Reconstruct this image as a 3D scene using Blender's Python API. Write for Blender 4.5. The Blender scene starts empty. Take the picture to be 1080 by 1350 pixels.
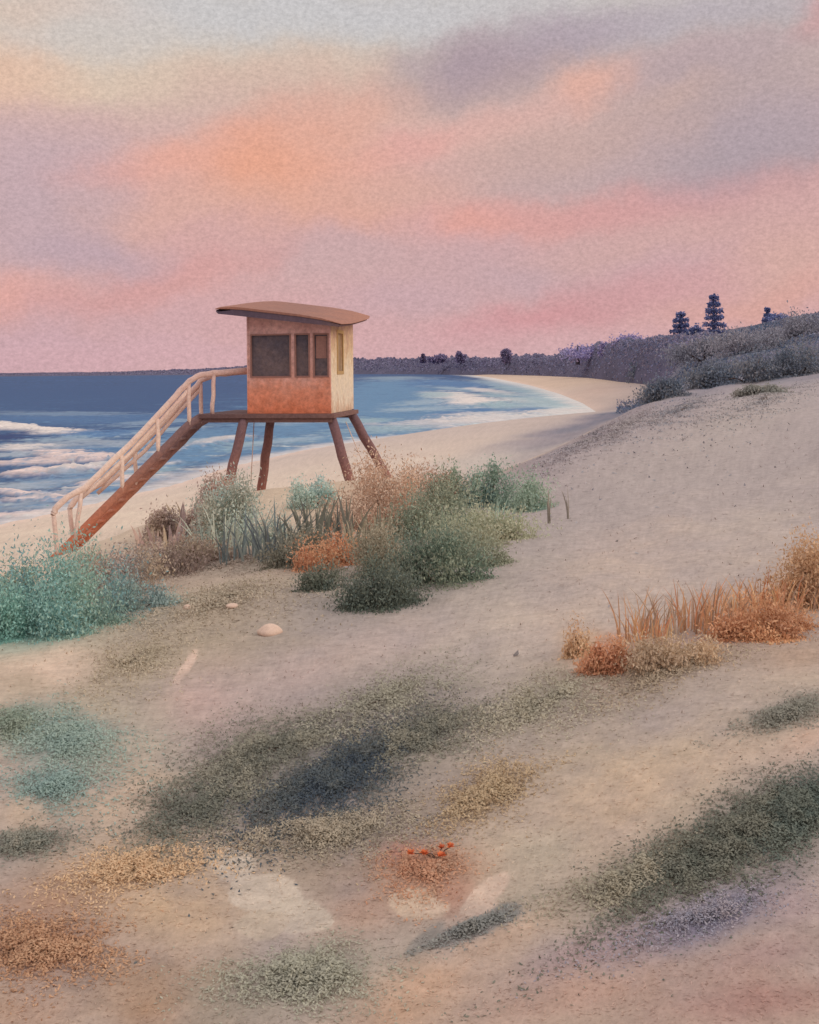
import bpy, math, random
import numpy as np
from mathutils import Matrix, Vector
R = math.radians
rng = np.random.default_rng(7)
random.seed(7)
sc = bpy.context.scene
C = sc.collection

# ------------------------------------------------------------------ camera
F, CX, CY, EYE, ROLL = 1400.0, 540.0, 490.0, 6.5, R(0.5)
CR, SR = math.cos(ROLL), math.sin(ROLL)

def ray(px, py):
    u, v = (px - CX) / F, (CY - py) / F
    return np.array([u * CR + v * SR, 1.0, -u * SR + v * CR])

def P(px, py, d):                       # a point seen at that pixel, d metres ahead
    return ray(px, py) * d + np.array([0, 0, EYE])

cam = bpy.data.cameras.new('camera')
camo = bpy.data.objects.new('camera', cam)
C.objects.link(camo)
right, up, fw = Vector((CR, 0, -SR)), Vector((SR, 0, CR)), Vector((0, 1, 0))
m = Matrix((right, up, -fw)).transposed().to_4x4()
m.translation = (0, 0, EYE)
camo.matrix_world = m
cam.sensor_fit = 'HORIZONTAL'
cam.sensor_width = 36
cam.lens = F / 1080 * 36
cam.shift_y = (CY - 675) / 1080
cam.clip_start, cam.clip_end = 0.1, 40000
sc.camera = camo
sc.view_settings.view_transform = 'Standard'; sc.view_settings.look = 'None'
sc.view_settings.exposure = 0; sc.view_settings.gamma = 1; sc.view_settings.use_curve_mapping = False

# ------------------------------------------------------------------ colour
ILL = np.array([0.82, 0.78, 0.79])      # daylight reaching level ground

def lin(rgb):
    c = np.asarray(rgb, float) / 255
    return np.where(c <= 0.04045, c / 12.92, ((c + 0.055) / 1.055) ** 2.4)

def alb(rgb, k=1.0):
    return np.clip(lin(rgb) / ILL * k, 0.004, 0.9)

# ------------------------------------------------------------------ noise
def _h(ix, iy, s):
    n = (ix.astype(np.int64) * 374761393 + iy.astype(np.int64) * 668265263 + s * 974711) & 0x7fffffff
    n = ((n ^ (n >> 13)) * 1274126177) & 0x7fffffff
    n = (n ^ (n >> 16)) & 0x7fffffff
    return n / 0x7fffffff

def vnoise(x, y, s=0):
    x, y = np.asarray(x, float), np.asarray(y, float)
    ix, iy = np.floor(x), np.floor(y)
    fx, fy = x - ix, y - iy
    fx, fy = fx * fx * (3 - 2 * fx), fy * fy * (3 - 2 * fy)
    a, b, c, d = _h(ix, iy, s), _h(ix + 1, iy, s), _h(ix, iy + 1, s), _h(ix + 1, iy + 1, s)
    return (a * (1 - fx) + b * fx) * (1 - fy) + (c * (1 - fx) + d * fx) * fy

def fbm(x, y, s=0, o=5, g=0.5):
    t, a, n = 0, 1.0, 0
    for i in range(o):
        t = t + a * vnoise(x * 2 ** i + 17 * i, y * 2 ** i - 31 * i, s + i); n += a; a *= g
    return t / n * 2 - 1

def sstep(a, b, x):
    t = np.clip((x - a) / (b - a), 0, 1)
    return t * t * (3 - 2 * t)

# ------------------------------------------------------------------ terrain
def on_plane(px, py, z):
    r = ray(px, py); d = (z - EYE) / r[2]
    return r * d + np.array([0, 0, EYE])

shore_px = [(-60, 706), (0, 692), (60, 680), (160, 656), (230, 640), (300, 617), (400, 594), (500, 578),
            (600, 569), (700, 560), (760, 551), (788, 543.5), (768, 531), (738, 519), (700, 508), (650, 498), (610, 493.2)]
shore = np.array([[on_plane(x, y, 0)[1], on_plane(x, y, 0)[0]] for x, y in shore_px])
shore = np.vstack([[-400, -75], [0, -36], shore, [6000, -150], [9000, -900]])

def sea_dist(X, Y):
    return X - np.interp(Y, shore[:, 0], shore[:, 1])

crest_px = [(-70, 785, 13.6), (0, 768, 15.0), (60, 742, 16.8), (120, 728, 18), (200, 703, 19.5), (255, 668, 21.5), (300, 650, 22.8), (350, 642, 23.5),
            (430, 634, 23.8), (500, 627, 24), (560, 627, 24), (640, 626, 24.5), (700, 610, 26.5), (760, 582, 31), (830, 547, 42), (870, 527, 56),
            (895, 512, 75)]
crest = np.array([P(*c)[:2] for c in crest_px])
crest = np.vstack([[-30, -300], [-9, -20], [-7.5, 5], crest, [38, 130], [62, 220], [95, 400], [125, 800], [140, 1500], [120, 4000], [60, 9000]])

def crest_dist(X, Y):                   # signed, positive inland (to the right)
    best = np.full(X.shape, 1e18); sg = np.ones(X.shape)
    for a, b in zip(crest[:-1], crest[1:]):
        e = b - a; L = e @ e
        t = np.clip(((X - a[0]) * e[0] + (Y - a[1]) * e[1]) / L, 0, 1)
        dx, dy = X - a[0] - t * e[0], Y - a[1] - t * e[1]
        d2 = dx * dx + dy * dy
        s = np.sign(dx * e[1] - dy * e[0])
        w = d2 < best - 1e-9
        best = np.where(w, d2, best); sg = np.where(w, s, sg)
    return np.sqrt(best) * sg

ctl = [np.array([x, y, EYE + z]) for x, y, z in [(0, 0, -1.85), (-4, 0, -2.1), (4, 0, -1.7), (0, -12, -1.7), (-8, -12, -2.3), (10, 0, -1.3), (10, -12, -1.2)]]
ctl += [P(*c) for c in crest_px]
ctl += [P(*c) for c in [
    (540, 1350, 3.2), (540, 1100, 4.8), (540, 900, 7.5), (540, 760, 12), (540, 690, 17),
    (0, 1350, 3.3), (0, 1000, 6.2), (0, 860, 9.7), (300, 800, 11.2), (200, 760, 15),
    (1080, 1350, 2.9), (1080, 1000, 4.8), (1080, 800, 8.5), (1080, 700, 12.5), (1080, 600, 20), (1080, 540, 32), (1080, 500, 58),
    (900, 700, 14), (900, 600, 23.5), (900, 555, 36), (960, 520, 58), (760, 660, 19.5),
    (900, 500, 120), (890, 452, 320), (950, 446, 280), (1010, 434, 235), (1080, 420, 205), (1000, 478, 110), (1080, 462, 105), (1180, 400, 210), (1180, 470, 75)]]
ctl = np.array(ctl)

def _tps():
    p = ctl[:, :2]; n = len(p)
    d = np.linalg.norm(p[:, None] - p[None], axis=2)
    K = np.where(d > 0, d * d * np.log(d + 1e-12), 0) + np.eye(n) * 0.6
    Q = np.hstack([np.ones((n, 1)), p])
    A = np.block([[K, Q], [Q.T, np.zeros((3, 3))]])
    return np.linalg.solve(A, np.concatenate([ctl[:, 2], np.zeros(3)]))
TW = _tps()

def dune_z(X, Y):
    x, y = np.clip(X, -12, 130), np.clip(Y, -14, 340)
    z = TW[-3] + TW[-2] * x + TW[-1] * y
    for (a, b, _), w in zip(ctl, TW[:-3]):
        d2 = (x - a) ** 2 + (y - b) ** 2 + 1e-12
        z = z + w * 0.5 * d2 * np.log(d2)
    r = np.hypot(X, Y)
    z = z + 0.05 * fbm(X * 0.55, Y * 0.4, 3, 4) * np.clip(r / 6, 0.3, 4) + 0.018 * fbm(X * 2.3, Y * 2.0, 9, 4)
    far = sstep(330, 600, Y)
    return z * (1 - far) + 5.0 * far

def H(X, Y):
    X, Y = np.asarray(X, float), np.asarray(Y, float)
    s = sea_dist(X, Y)
    beach = np.where(s > 0, 3.2 * np.tanh(np.clip(s, 0, 200) * 0.15 / 3.2), s * 0.06)
    beach = np.maximum(beach, -3) + 0.03 * fbm(X * 0.3, Y * 0.3, 21, 3) * np.clip(s / 8, 0, 1)
    w = np.clip(4.2 + 0.03 * Y, 4.2, 9)
    k = sstep(-1, 0.12, crest_dist(X, Y) / w)
    return beach * (1 - k) + dune_z(X, Y) * k

def hit(px, py, dmax=400):
    r = ray(px, py)
    d = np.exp(np.linspace(math.log(1.5), math.log(dmax), 1500))
    z = EYE + r[2] * d - H(r[0] * d, r[1] * d)
    i = np.argmax(z < 0)
    if z[i] >= 0: return P(px, py, dmax)
    t = z[i - 1] / (z[i - 1] - z[i])
    return P(px, py, d[i - 1] + t * (d[i] - d[i - 1]))

# ------------------------------------------------------------------ ground colours (plants, dry litter, sand of many hues, and the crest slope's painted shade)
# px, py, half width, half height, turn in degrees, colour, strength, edge (0 soft .. 1 crisp)
PATCH = [
    (1000, 560, 170, 45, 12, (166, 150, 146), .75, 0), (860, 640, 170, 50, 16, (184, 166, 154), .8, 0),
    (780, 575, 110, 26, 26, (146, 131, 134), .9, 0), (880, 545, 70, 24, 20, (152, 138, 138), .7, 0), (1050, 520, 80, 22, 5, (162, 146, 142), .7, 0),  # mauve band here is the dune's shaded seaward slope, painted as ground colour
    (960, 625, 150, 34, 10, (196, 180, 164), .6, 0),
    (830, 715, 140, 56, 8, (212, 182, 160), .95, 0), (1000, 680, 130, 50, 5, (188, 170, 156), .8, 0), (700, 700, 60, 40, 0, (178, 164, 148), .7, 0),
    (650, 790, 110, 60, 20, (182, 166, 150), .8, 0), (620, 860, 150, 60, 15, (200, 182, 168), .8, 0), (770, 790, 110, 50, 20, (198, 174, 156), .8, 0),
    (480, 850, 110, 60, 25, (192, 168, 160), .85, 0), (300, 830, 170, 75, 10, (158, 140, 122), .95, 0), (180, 770, 110, 55, 0, (152, 132, 122), .9, 0),
    (300, 740, 120, 40, 0, (158, 138, 126), .9, 0), (190, 880, 110, 70, 30, (160, 144, 124), .8, 0),
    (270, 930, 70, 70, 60, (196, 162, 154), .8, 0), (390, 900, 70, 50, 30, (188, 162, 156), .7, 0),
    (60, 880, 70, 40, 10, (206, 178, 160), .9, .1), (30, 900, 40, 30, 0, (160, 142, 124), .6, 0), (150, 940, 60, 60, 0, (172, 158, 140), .7, 0),
    (85, 975, 62, 85, 65, (128, 142, 134), .95, .35), (70, 1035, 55, 36, 0, (126, 142, 136), .9, .35), (20, 955, 34, 32, 0, (120, 128, 116), .9, .2),
    (200, 990, 80, 70, 0, (176, 164, 148), .7, 0), (170, 1060, 80, 60, 30, (206, 176, 150), .9, 0), (30, 1070, 40, 40, 0, (204, 174, 146), .7, 0),
    (40, 1115, 60, 34, 15, (124, 116, 104), .8, 0), (190, 1140, 100, 50, 10, (194, 156, 118), .9, 0), (60, 1200, 100, 60, 5, (172, 126, 92), .95, 0),
    (60, 1260, 120, 50, 0, (146, 102, 78), .9, 0), (30, 1330, 90, 40, 0, (176, 138, 112), .9, 0), (240, 1200, 90, 60, 0, (196, 162, 128), .9, 0), (200, 1290, 100, 50, 0, (160, 126, 98), .9, 0), (200, 1335, 50, 30, 0, (176, 130, 88), .8, 0),
    (330, 1315, 100, 60, 10, (150, 134, 118), .9, 0), (420, 1280, 110, 56, 10, (150, 142, 128), .9, 0),
    (500, 930, 150, 60, 25, (140, 130, 118), .8, 0), (420, 980, 190, 80, 20, (104, 100, 92), .95, 0), (440, 1025, 110, 44, 28, (70, 76, 84), .9, 0), (560, 960, 70, 60, 20, (112, 106, 98), .8, 0),
    (275, 1055, 90, 44, 25, (104, 102, 94), .85, 0), (420, 1100, 130, 54, 5, (138, 122, 106), .95, .1), (470, 1150, 110, 44, 0, (146, 124, 104), .9, 0), (640, 1040, 90, 46, 15, (158, 128, 100), .95, 0),
    (520, 1050, 70, 30, 20, (126, 118, 108), .6, 0), (560, 1070, 90, 36, 10, (140, 122, 104), .8, 0),
    (700, 930, 120, 56, 15, (150, 138, 120), .9, 0), (840, 905, 110, 40, 15, (152, 134, 116), .9, 0), (900, 860, 120, 30, 12, (150, 128, 110), .9, 0),
    (740, 1000, 90, 40, 12, (182, 160, 134), .8, 0), (860, 1010, 150, 50, 15, (196, 172, 146), .85, 0), (1000, 970, 90, 34, 20, (200, 170, 146), .85, 0), (780, 1080, 130, 60, 20, (202, 170, 140), .9, 0),
    (700, 1130, 90, 56, 20, (184, 168, 148), .9, 0), (900, 1060, 80, 30, 30, (186, 164, 142), .7, 0),
    (800, 855, 38, 26, 0, (194, 124, 84), .85, .1), (765, 850, 26, 34, 30, (200, 158, 116), .8, 0),
    (960, 835, 120, 28, 12, (166, 124, 96), .9, 0), (1020, 800, 90, 26, 10, (156, 112, 84), .9, 0), (1050, 860, 80, 30, 0, (178, 142, 110), .8, 0), (1050, 820, 60, 20, 0, (140, 112, 92), .6, 0),
    (1060, 760, 50, 40, 10, (186, 146, 110), .95, .4), (980, 790, 60, 24, 10, (176, 136, 104), .8, 0),
    (1040, 940, 70, 26, 15, (124, 120, 110), .85, 0), (960, 1110, 150, 46, 24, (106, 104, 94), .95, 0), (1050, 1070, 80, 52, 20, (90, 94, 88), .95, 0), (900, 1140, 90, 34, 10, (112, 106, 94), .7, 0),
    (830, 1160, 90, 40, 15, (150, 136, 118), .8, 0), (680, 1190, 70, 40, 15, (170, 154, 136), .8, 0), (1040, 1140, 60, 26, 20, (122, 112, 108), .8, 0),
    (920, 1220, 150, 38, 12, (126, 118, 138), .95, 0), (930, 1208, 74, 28, 8, (104, 106, 136), .8, 0), (780, 1255, 120, 32, 12, (162, 136, 140), .85, 0), (1050, 1200, 60, 36, 0, (160, 136, 138), .8, 0),
    (1000, 1260, 110, 30, 5, (158, 128, 126), .85, 0), (760, 1310, 170, 44, 5, (182, 144, 126), .9, 0), (980, 1320, 140, 44, 0, (166, 124, 114), .95, 0),
    (560, 1300, 90, 44, 10, (190, 152, 126), .9, 0), (650, 1240, 80, 30, 10, (194, 160, 136), .8, 0), (520, 1340, 60, 30, 0, (186, 148, 122), .8, 0),
    (560, 1150, 70, 44, 0, (176, 122, 92), .9, 0), (595, 1185, 30, 30, 0, (172, 124, 102), .9, .3), (480, 1200, 60, 40, 10, (172, 134, 112), .8, 0), (530, 1120, 30, 20, 0, (184, 100, 66), .6, 0),
    (300, 1135, 34, 24, -25, (198, 180, 164), .95, .8), (345, 1180, 55, 34, -25, (198, 180, 164), .97, .85), (390, 1205, 48, 26, -20, (194, 177, 161), .97, .85), (345, 1218, 36, 22, 0, (192, 172, 152), .95, .8),
    (543, 1192, 34, 22, -30, (208, 180, 156), .97, .85), (570, 1200, 20, 14, 0, (206, 178, 156), .95, .8), (640, 1180, 36, 16, 40, (204, 176, 158), .97, .8), (630, 1196, 26, 12, 0, (200, 172, 154), .95, .8),
    (625, 1222, 64, 14, 14, (120, 116, 114), .92, .7), (662, 1205, 26, 16, 20, (118, 116, 112), .9, .7), (560, 1240, 34, 12, 40, (126, 122, 116), .9, .6),
    (440, 735, 60, 24, 0, (168, 112, 78), .8, 0), (480, 690, 60, 40, 0, (176, 138, 116), .8, 0), (620, 700, 90, 40, 0, (150, 140, 122), .8, 0),
    (510, 770, 100, 34, 15, (116, 112, 100), .85, 0), (50, 815, 80, 34, 10, (112, 148, 142), .9, 0), (10, 790, 60, 40, 0, (150, 168, 156), .8, 0),
    (245, 880, 7, 30, -25, (206, 176, 160), .95, .8), (880, 510, 60, 14, 5, (150, 132, 124), .6, 0),
    (1065, 975, 40, 20, 20, (206, 170, 148), .8, 0), (1030, 508, 110, 12, 3, (138, 128, 136), .9, 0), (930, 516, 70, 10, 8, (140, 130, 138), .9, 0),
    (60, 818, 90, 30, 8, (116, 148, 142), .8, 0), (180, 800, 60, 26, 0, (134, 132, 126), .8, 0), (360, 726, 80, 22, 0, (120, 116, 108), .8, 0), (430, 722, 50, 20, 0, (116, 110, 102), .8, 0),
    (570, 700, 90, 26, 0, (134, 132, 116), .8, 0), (640, 690, 70, 24, 0, (126, 134, 120), .8, 0), (540, 744, 120, 30, 0, (130, 124, 110), .8, 0), (440, 756, 70, 22, 0, (128, 118, 106), .7, 0), (560, 768, 80, 26, 14, (110, 112, 100), .8, 0), (720, 600, 70, 16, 24, (140, 126, 130), .8, 0), (800, 566, 70, 20, 22, (138, 124, 130), .8, 0), (850, 540, 60, 16, 20, (140, 126, 130), .8, 0),  # last mauve entries deepen the shade painted on the crest's left slope
    (250, 700, 70, 20, 0, (156, 136, 126), .8, 0),
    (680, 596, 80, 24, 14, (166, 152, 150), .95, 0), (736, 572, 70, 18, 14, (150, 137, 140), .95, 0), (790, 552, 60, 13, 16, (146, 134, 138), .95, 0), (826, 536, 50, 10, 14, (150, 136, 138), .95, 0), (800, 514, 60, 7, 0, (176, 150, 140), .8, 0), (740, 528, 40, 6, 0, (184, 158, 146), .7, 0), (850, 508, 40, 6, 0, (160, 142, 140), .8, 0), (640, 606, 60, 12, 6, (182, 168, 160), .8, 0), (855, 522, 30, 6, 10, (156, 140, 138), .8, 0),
    (720, 640, 70, 24, 20, (182, 166, 156), .8, 0), (800, 596, 90, 20, 22, (152, 138, 140), .95, 0), (870, 566, 80, 20, 16, (146, 134, 138), .95, 0), (970, 545, 110, 20, 8, (154, 142, 144), .9, 0), (1050, 528, 80, 22, 4, (150, 138, 142), .95, 0), (940, 530, 80, 16, 8, (150, 138, 142), .9, 0), (900, 596, 120, 20, 14, (168, 154, 150), .8, 0), (740, 604, 60, 14, 22, (150, 136, 140), .9, 0), (900, 572, 120, 34, 14, (148, 134, 136), .85, 0), (1020, 552, 120, 30, 6, (156, 142, 142), .85, 0), (800, 610, 70, 20, 20, (156, 142, 142), .7, 0), (960, 560, 140, 26, 10, (164, 150, 146), .7, 0),  # mauves beside the crest add to the slope's painted shade
]
PW = []
for (px, py, a, b, ang, col, st, ed) in PATCH:
    o = hit(px, py)
    ca, sa = math.cos(R(ang)), math.sin(R(ang))
    def ax(dx, dy):
        q1 = on_plane(px + dx, max(py + dy, 503 if py < 560 else 520), o[2]); q0 = on_plane(px - dx, max(py - dy, 503 if py < 560 else 520), o[2])
        return (q1 - q0)[:2] / 2
    M = np.array([ax(a * ca, -a * sa), ax(b * sa, b * ca)]).T
    PW.append((o[:2], np.linalg.inv(M), alb(col), st, ed, np.hypot(*o[:2])))

def ground_col(X, Y):
    r = np.hypot(X, Y) + 1e-6
    th, lr = np.arctan2(X, Y), np.log(r)
    s = sea_dist(X, Y); cd = crest_dist(X, Y)
    w1x, w1y = fbm(th * 16, lr * 9, 41, 6, .6), fbm(th * 16, lr * 9, 57, 6, .6)
    mott = fbm(th * 22, lr * 13, 77, 6, .62)
    base = alb((186, 165, 147)) * (1 + 0.06 * mott[:, None])
    # beach sand, wetter and cooler by the water
    bs = alb((202, 182, 166)) + (alb((192, 170, 156)) - alb((202, 182, 166))) * np.clip(0.5 + mott[:, None], 0, 1)
    cool = sstep(30, 90, Y)[:, None]
    bs = bs * (1 - cool) + alb((178, 160, 154)) * cool
    farb = sstep(180, 420, Y)[:, None]
    bs = bs * (1 - farb) + alb((190, 164, 148)) * farb
    wet = sstep(3.5, 0.0, s + 1.5 * mott)[:, None]
    bs = bs * (1 - .55 * wet) + alb((206, 178, 166)) * .55 * wet
    k = sstep(-1.6, -0.1, cd / np.clip(2 + 0.03 * Y, 2, 12))[:, None]
    out = bs * (1 - k) + base * k
    for (o, Mi, col, st, ed, rr) in PW:
        dx, dy = X - o[0], Y - o[1]
        q = Mi @ np.stack([dx, dy])
        q0 = np.hypot(q[0], q[1])
        near = q0 < 2.6
        if not near.any(): continue
        am = 0.34 if ed < .3 else 0.42
        qq = np.hypot(q[0][near] + am * w1x[near], q[1][near] + am * w1y[near])
        soft = np.exp(-1.1 * qq * qq)
        soft = np.where(qq > 2.0, soft * sstep(2.5, 2.0, qq), soft)
        hard = sstep(1.0 + .25 * (1 - ed), 1.0 - .25 * (1 - ed), qq)
        f = (st * (soft * (1 - ed) + hard * ed))[:, None]
        out[near] = out[near] * (1 - f) + col * f
    # scrubland on the far hill
    hillk = (sstep(46, 84, Y + 16 * w1x) * sstep(-10, -5, cd + 4 * w1y))[:, None]
    hm = np.clip(.5 + 1.1 * fbm(th * 34, lr * 16, 63, 5, .6), 0, 1)[:, None]
    out = out * (1 - hillk) + (alb((122, 114, 124)) * hm + alb((88, 94, 112)) * (1 - hm)) * hillk
    out *= (1 + 0.07 * fbm(th * 60, lr * 40, 91, 5, .7))[:, None]
    out *= 1 + .09 * (np.random.default_rng(len(X)).random((len(X), 1)) - .5) * np.clip(1.4 - r / 200, .5, 1.4)[:, None]
    return np.clip(out, .004, .9)

# ------------------------------------------------------------------ helpers
def tag(o, label=None, cat=None, group=None, kind=None):
    if label: o['label'] = label
    if cat: o['category'] = cat
    if group: o['group'] = group
    if kind: o['kind'] = kind
    return o

def empty(name, loc, label, cat, group=None):
    o = bpy.data.objects.new(name, None); C.objects.link(o)
    o.location = Vector(loc); o.empty_display_size = 0.2
    return tag(o, label, cat, group)

def mesh_obj(name, V, Fc, mat, parent=None, col=None, smooth=False, loc=None):
    """V (n,3) array, Fc list of index tuples or (m,k) array, col (n,3) linear colours"""
    V = np.asarray(V, float)
    if parent is not None: V = V - np.array(parent.location)
    elif loc is not None: V = V - np.asarray(loc)
    me = bpy.data.meshes.new(name)
    if isinstance(Fc, np.ndarray):
        nF, k = Fc.shape
        me.vertices.add(len(V)); me.vertices.foreach_set('co', V.astype(np.float32).ravel())
        me.loops.add(nF * k); me.loops.foreach_set('vertex_index', Fc.astype(np.int32).ravel())
        me.polygons.add(nF); me.polygons.foreach_set('loop_start', np.arange(0, nF * k, k, dtype=np.int32))
        me.update(calc_edges=True)
    else:
        me.from_pydata([tuple(v) for v in V], [], [tuple(f) for f in Fc]); me.update()
    if col is not None:
        at = me.color_attributes.new('Col', 'FLOAT_COLOR', 'POINT')
        at.data.foreach_set('color', np.hstack([col, np.ones((len(col), 1))]).astype(np.float32).ravel())
    if smooth: me.polygons.foreach_set('use_smooth', np.ones(len(me.polygons), bool))
    me.validate()
    me.materials.append(mat)
    o = bpy.data.objects.new(name, me); C.objects.link(o)
    if parent is not None: o.parent = parent
    elif loc is not None: o.location = Vector(loc)
    return o

class MB:
    def __init__(s): s.v, s.f = [], []
    def add(s, V, Fc):
        b = len(s.v); s.v += [np.asarray(v, float) for v in V]; s.f += [tuple(i + b for i in f) for f in Fc]
    def hexa(s, p):                     # eight corners: bottom ring then top ring
        s.add(p, [(3, 2, 1, 0), (4, 5, 6, 7), (0, 1, 5, 4), (1, 2, 6, 5), (2, 3, 7, 6), (3, 0, 4, 7)])
    def tube(s, path, rad, n=8, sx=1.0, sz=1.0, square=False, wob=0.0):
        path = [np.asarray(p, float) for p in path]
        rad = rad if hasattr(rad, '__len__') else [rad] * len(path)
        rings = []
        for i, p in enumerate(path):
            a = path[max(i - 1, 0)]; b = path[min(i + 1, len(path) - 1)]
            t = b - a; t /= np.linalg.norm(t)
            ref = np.array([0, 0, 1.0]) if abs(t[2]) < .9 else np.array([0, 1.0, 0])
            x = np.cross(ref, t); x /= np.linalg.norm(x); y = np.cross(t, x)
            ring = []
            for k in range(n):
                an = 2 * math.pi * (k + .5) / n
                r = rad[i] * (1 + wob * (random.random() - .5))
                ring.append(p + r * (x * math.cos(an) * sx + y * math.sin(an) * sz))
            rings.append(ring)
        V = [v for r_ in rings for v in r_]
        Fc = []
        for i in range(len(rings) - 1):
            for k in range(n):
                Fc.append((i * n + k, i * n + (k + 1) % n, (i + 1) * n + (k + 1) % n, (i + 1) * n + k))
        Fc.append(tuple(range(n))[::-1]); Fc.append(tuple((len(rings) - 1) * n + k for k in range(n)))
        s.add(V, Fc)
    def build(s, name, mat, parent=None, smooth=False, bevel=0):
        o = mesh_obj(name, np.array(s.v), s.f, mat, parent, smooth=smooth)
        if bevel:
            b = o.modifiers.new('bevel', 'BEVEL'); b.width = bevel; b.segments = 2; b.limit_method = 'ANGLE'
        return o

def fine(path, k=6, amp=0.0):           # resample a polyline, with a hand-worn wobble
    out = []
    for a, b in zip(path[:-1], path[1:]):
        for i in range(k):
            out.append(np.asarray(a) + (np.asarray(b) - np.asarray(a)) * i / k)
    out.append(np.asarray(path[-1]))
    return [p + np.array([random.gauss(0, amp) for _ in range(3)]) * (0 if i in (0, len(out) - 1) else 1) for i, p in enumerate(out)]

# ------------------------------------------------------------------ materials
def mat_new(name):
    ma = bpy.data.materials.new(name); ma.use_nodes = True
    nt = ma.node_tree; nt.nodes.clear()
    out = nt.nodes.new('ShaderNodeOutputMaterial')
    return ma, nt, out

def N(nt, t, **kw):
    n = nt.nodes.new(t)
    for k, v in kw.items(): setattr(n, k, v)
    return n

def grain(nt, scale, detail, rough, lo, hi, coord='Object'):
    tc = N(nt, 'ShaderNodeTexCoord'); no = N(nt, 'ShaderNodeTexNoise')
    nt.links.new(tc.outputs[coord], no.inputs['Vector'])
    no.inputs['Scale'].default_value = scale; no.inputs['Detail'].default_value = detail; no.inputs['Roughness'].default_value = rough
    mr = N(nt, 'ShaderNodeMapRange'); nt.links.new(no.outputs['Fac'], mr.inputs['Value'])
    mr.inputs['From Min'].default_value = .3; mr.inputs['From Max'].default_value = .7
    mr.inputs['To Min'].default_value = lo; mr.inputs['To Max'].default_value = hi
    return no, mr

def mat_attr(name, gscale, detail, rough, lo, hi, bump=0.0, bdist=0.02, roughness=1.0, spec=0.1, trans=0.0):
    ma, nt, out = mat_new(name)
    at = N(nt, 'ShaderNodeAttribute', attribute_name='Col')
    no, mr = grain(nt, gscale, detail, rough, lo, hi)
    mul = N(nt, 'ShaderNodeVectorMath', operation='SCALE')
    nt.links.new(at.outputs['Color'], mul.inputs[0]); nt.links.new(mr.outputs[0], mul.inputs['Scale'])
    bs = N(nt, 'ShaderNodeBsdfPrincipled')
    nt.links.new(mul.outputs[0], bs.inputs['Base Color'])
    bs.inputs['Roughness'].default_value = roughness; bs.inputs['Specular IOR Level'].default_value = spec
    if bump:
        bp = N(nt, 'ShaderNodeBump'); bp.inputs['Strength'].default_value = bump; bp.inputs['Distance'].default_value = bdist
        nt.links.new(no.outputs['Fac'], bp.inputs['Height']); nt.links.new(bp.outputs[0], bs.inputs['Normal'])
    sh = bs.outputs[0]
    if trans:
        tr = N(nt, 'ShaderNodeBsdfTranslucent'); nt.links.new(mul.outputs[0], tr.inputs['Color'])
        mx = N(nt, 'ShaderNodeMixShader'); mx.inputs[0].default_value = trans
        nt.links.new(sh, mx.inputs[1]); nt.links.new(tr.outputs[0], mx.inputs[2]); sh = mx.outputs[0]
    nt.links.new(sh, out.inputs['Surface'])
    return ma

def mat_wash(name, stops, axis='Z', lo=0.0, hi=1.0, nscale=4.0, namp=0.35, gscale=30, glo=.85, ghi=1.12, rough=.85, coord='Object', bump=.25):
    """weathered paint: colours that run into one another along an axis, broken by noise"""
    ma, nt, out = mat_new(name)
    tc = N(nt, 'ShaderNodeTexCoord'); sp = N(nt, 'ShaderNodeSeparateXYZ')
    nt.links.new(tc.outputs[coord], sp.inputs[0])
    mr = N(nt, 'ShaderNodeMapRange'); nt.links.new(sp.outputs[axis], mr.inputs['Value'])
    mr.inputs['From Min'].default_value = lo; mr.inputs['From Max'].default_value = hi
    no = N(nt, 'ShaderNodeTexNoise'); nt.links.new(tc.outputs[coord], no.inputs['Vector'])
    no.inputs['Scale'].default_value = nscale; no.inputs['Detail'].default_value = 8; no.inputs['Roughness'].default_value = .65
    s1 = N(nt, 'ShaderNodeMath', operation='MULTIPLY_ADD'); nt.links.new(no.outputs['Fac'], s1.inputs[0]); s1.inputs[1].default_value = namp; s1.inputs[2].default_value = -namp / 2
    s2 = N(nt, 'ShaderNodeMath', operation='ADD'); nt.links.new(mr.outputs[0], s2.inputs[0]); nt.links.new(s1.outputs[0], s2.inputs[1])
    cr = N(nt, 'ShaderNodeValToRGB'); nt.links.new(s2.outputs[0], cr.inputs[0])
    el = cr.color_ramp.elements
    while len(el) < len(stops): el.new(0.5)
    for e, (p_, c_) in zip(el, stops): e.position = p_; e.color = (*c_, 1)
    g, gm = grain(nt, gscale, 8, .7, glo, ghi)
    mul = N(nt, 'ShaderNodeVectorMath', operation='SCALE'); nt.links.new(cr.outputs[0], mul.inputs[0]); nt.links.new(gm.outputs[0], mul.inputs['Scale'])
    bs = N(nt, 'ShaderNodeBsdfPrincipled'); nt.links.new(mul.outputs[0], bs.inputs['Base Color'])
    bs.inputs['Roughness'].default_value = rough; bs.inputs['Specular IOR Level'].default_value = .2
    bp = N(nt, 'ShaderNodeBump'); bp.inputs['Strength'].default_value = bump; bp.inputs['Distance'].default_value = .02
    nt.links.new(g.outputs['Fac'], bp.inputs['Height']); nt.links.new(bp.outputs[0], bs.inputs['Normal'])
    nt.links.new(bs.outputs[0], out.inputs['Surface'])
    return ma

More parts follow.
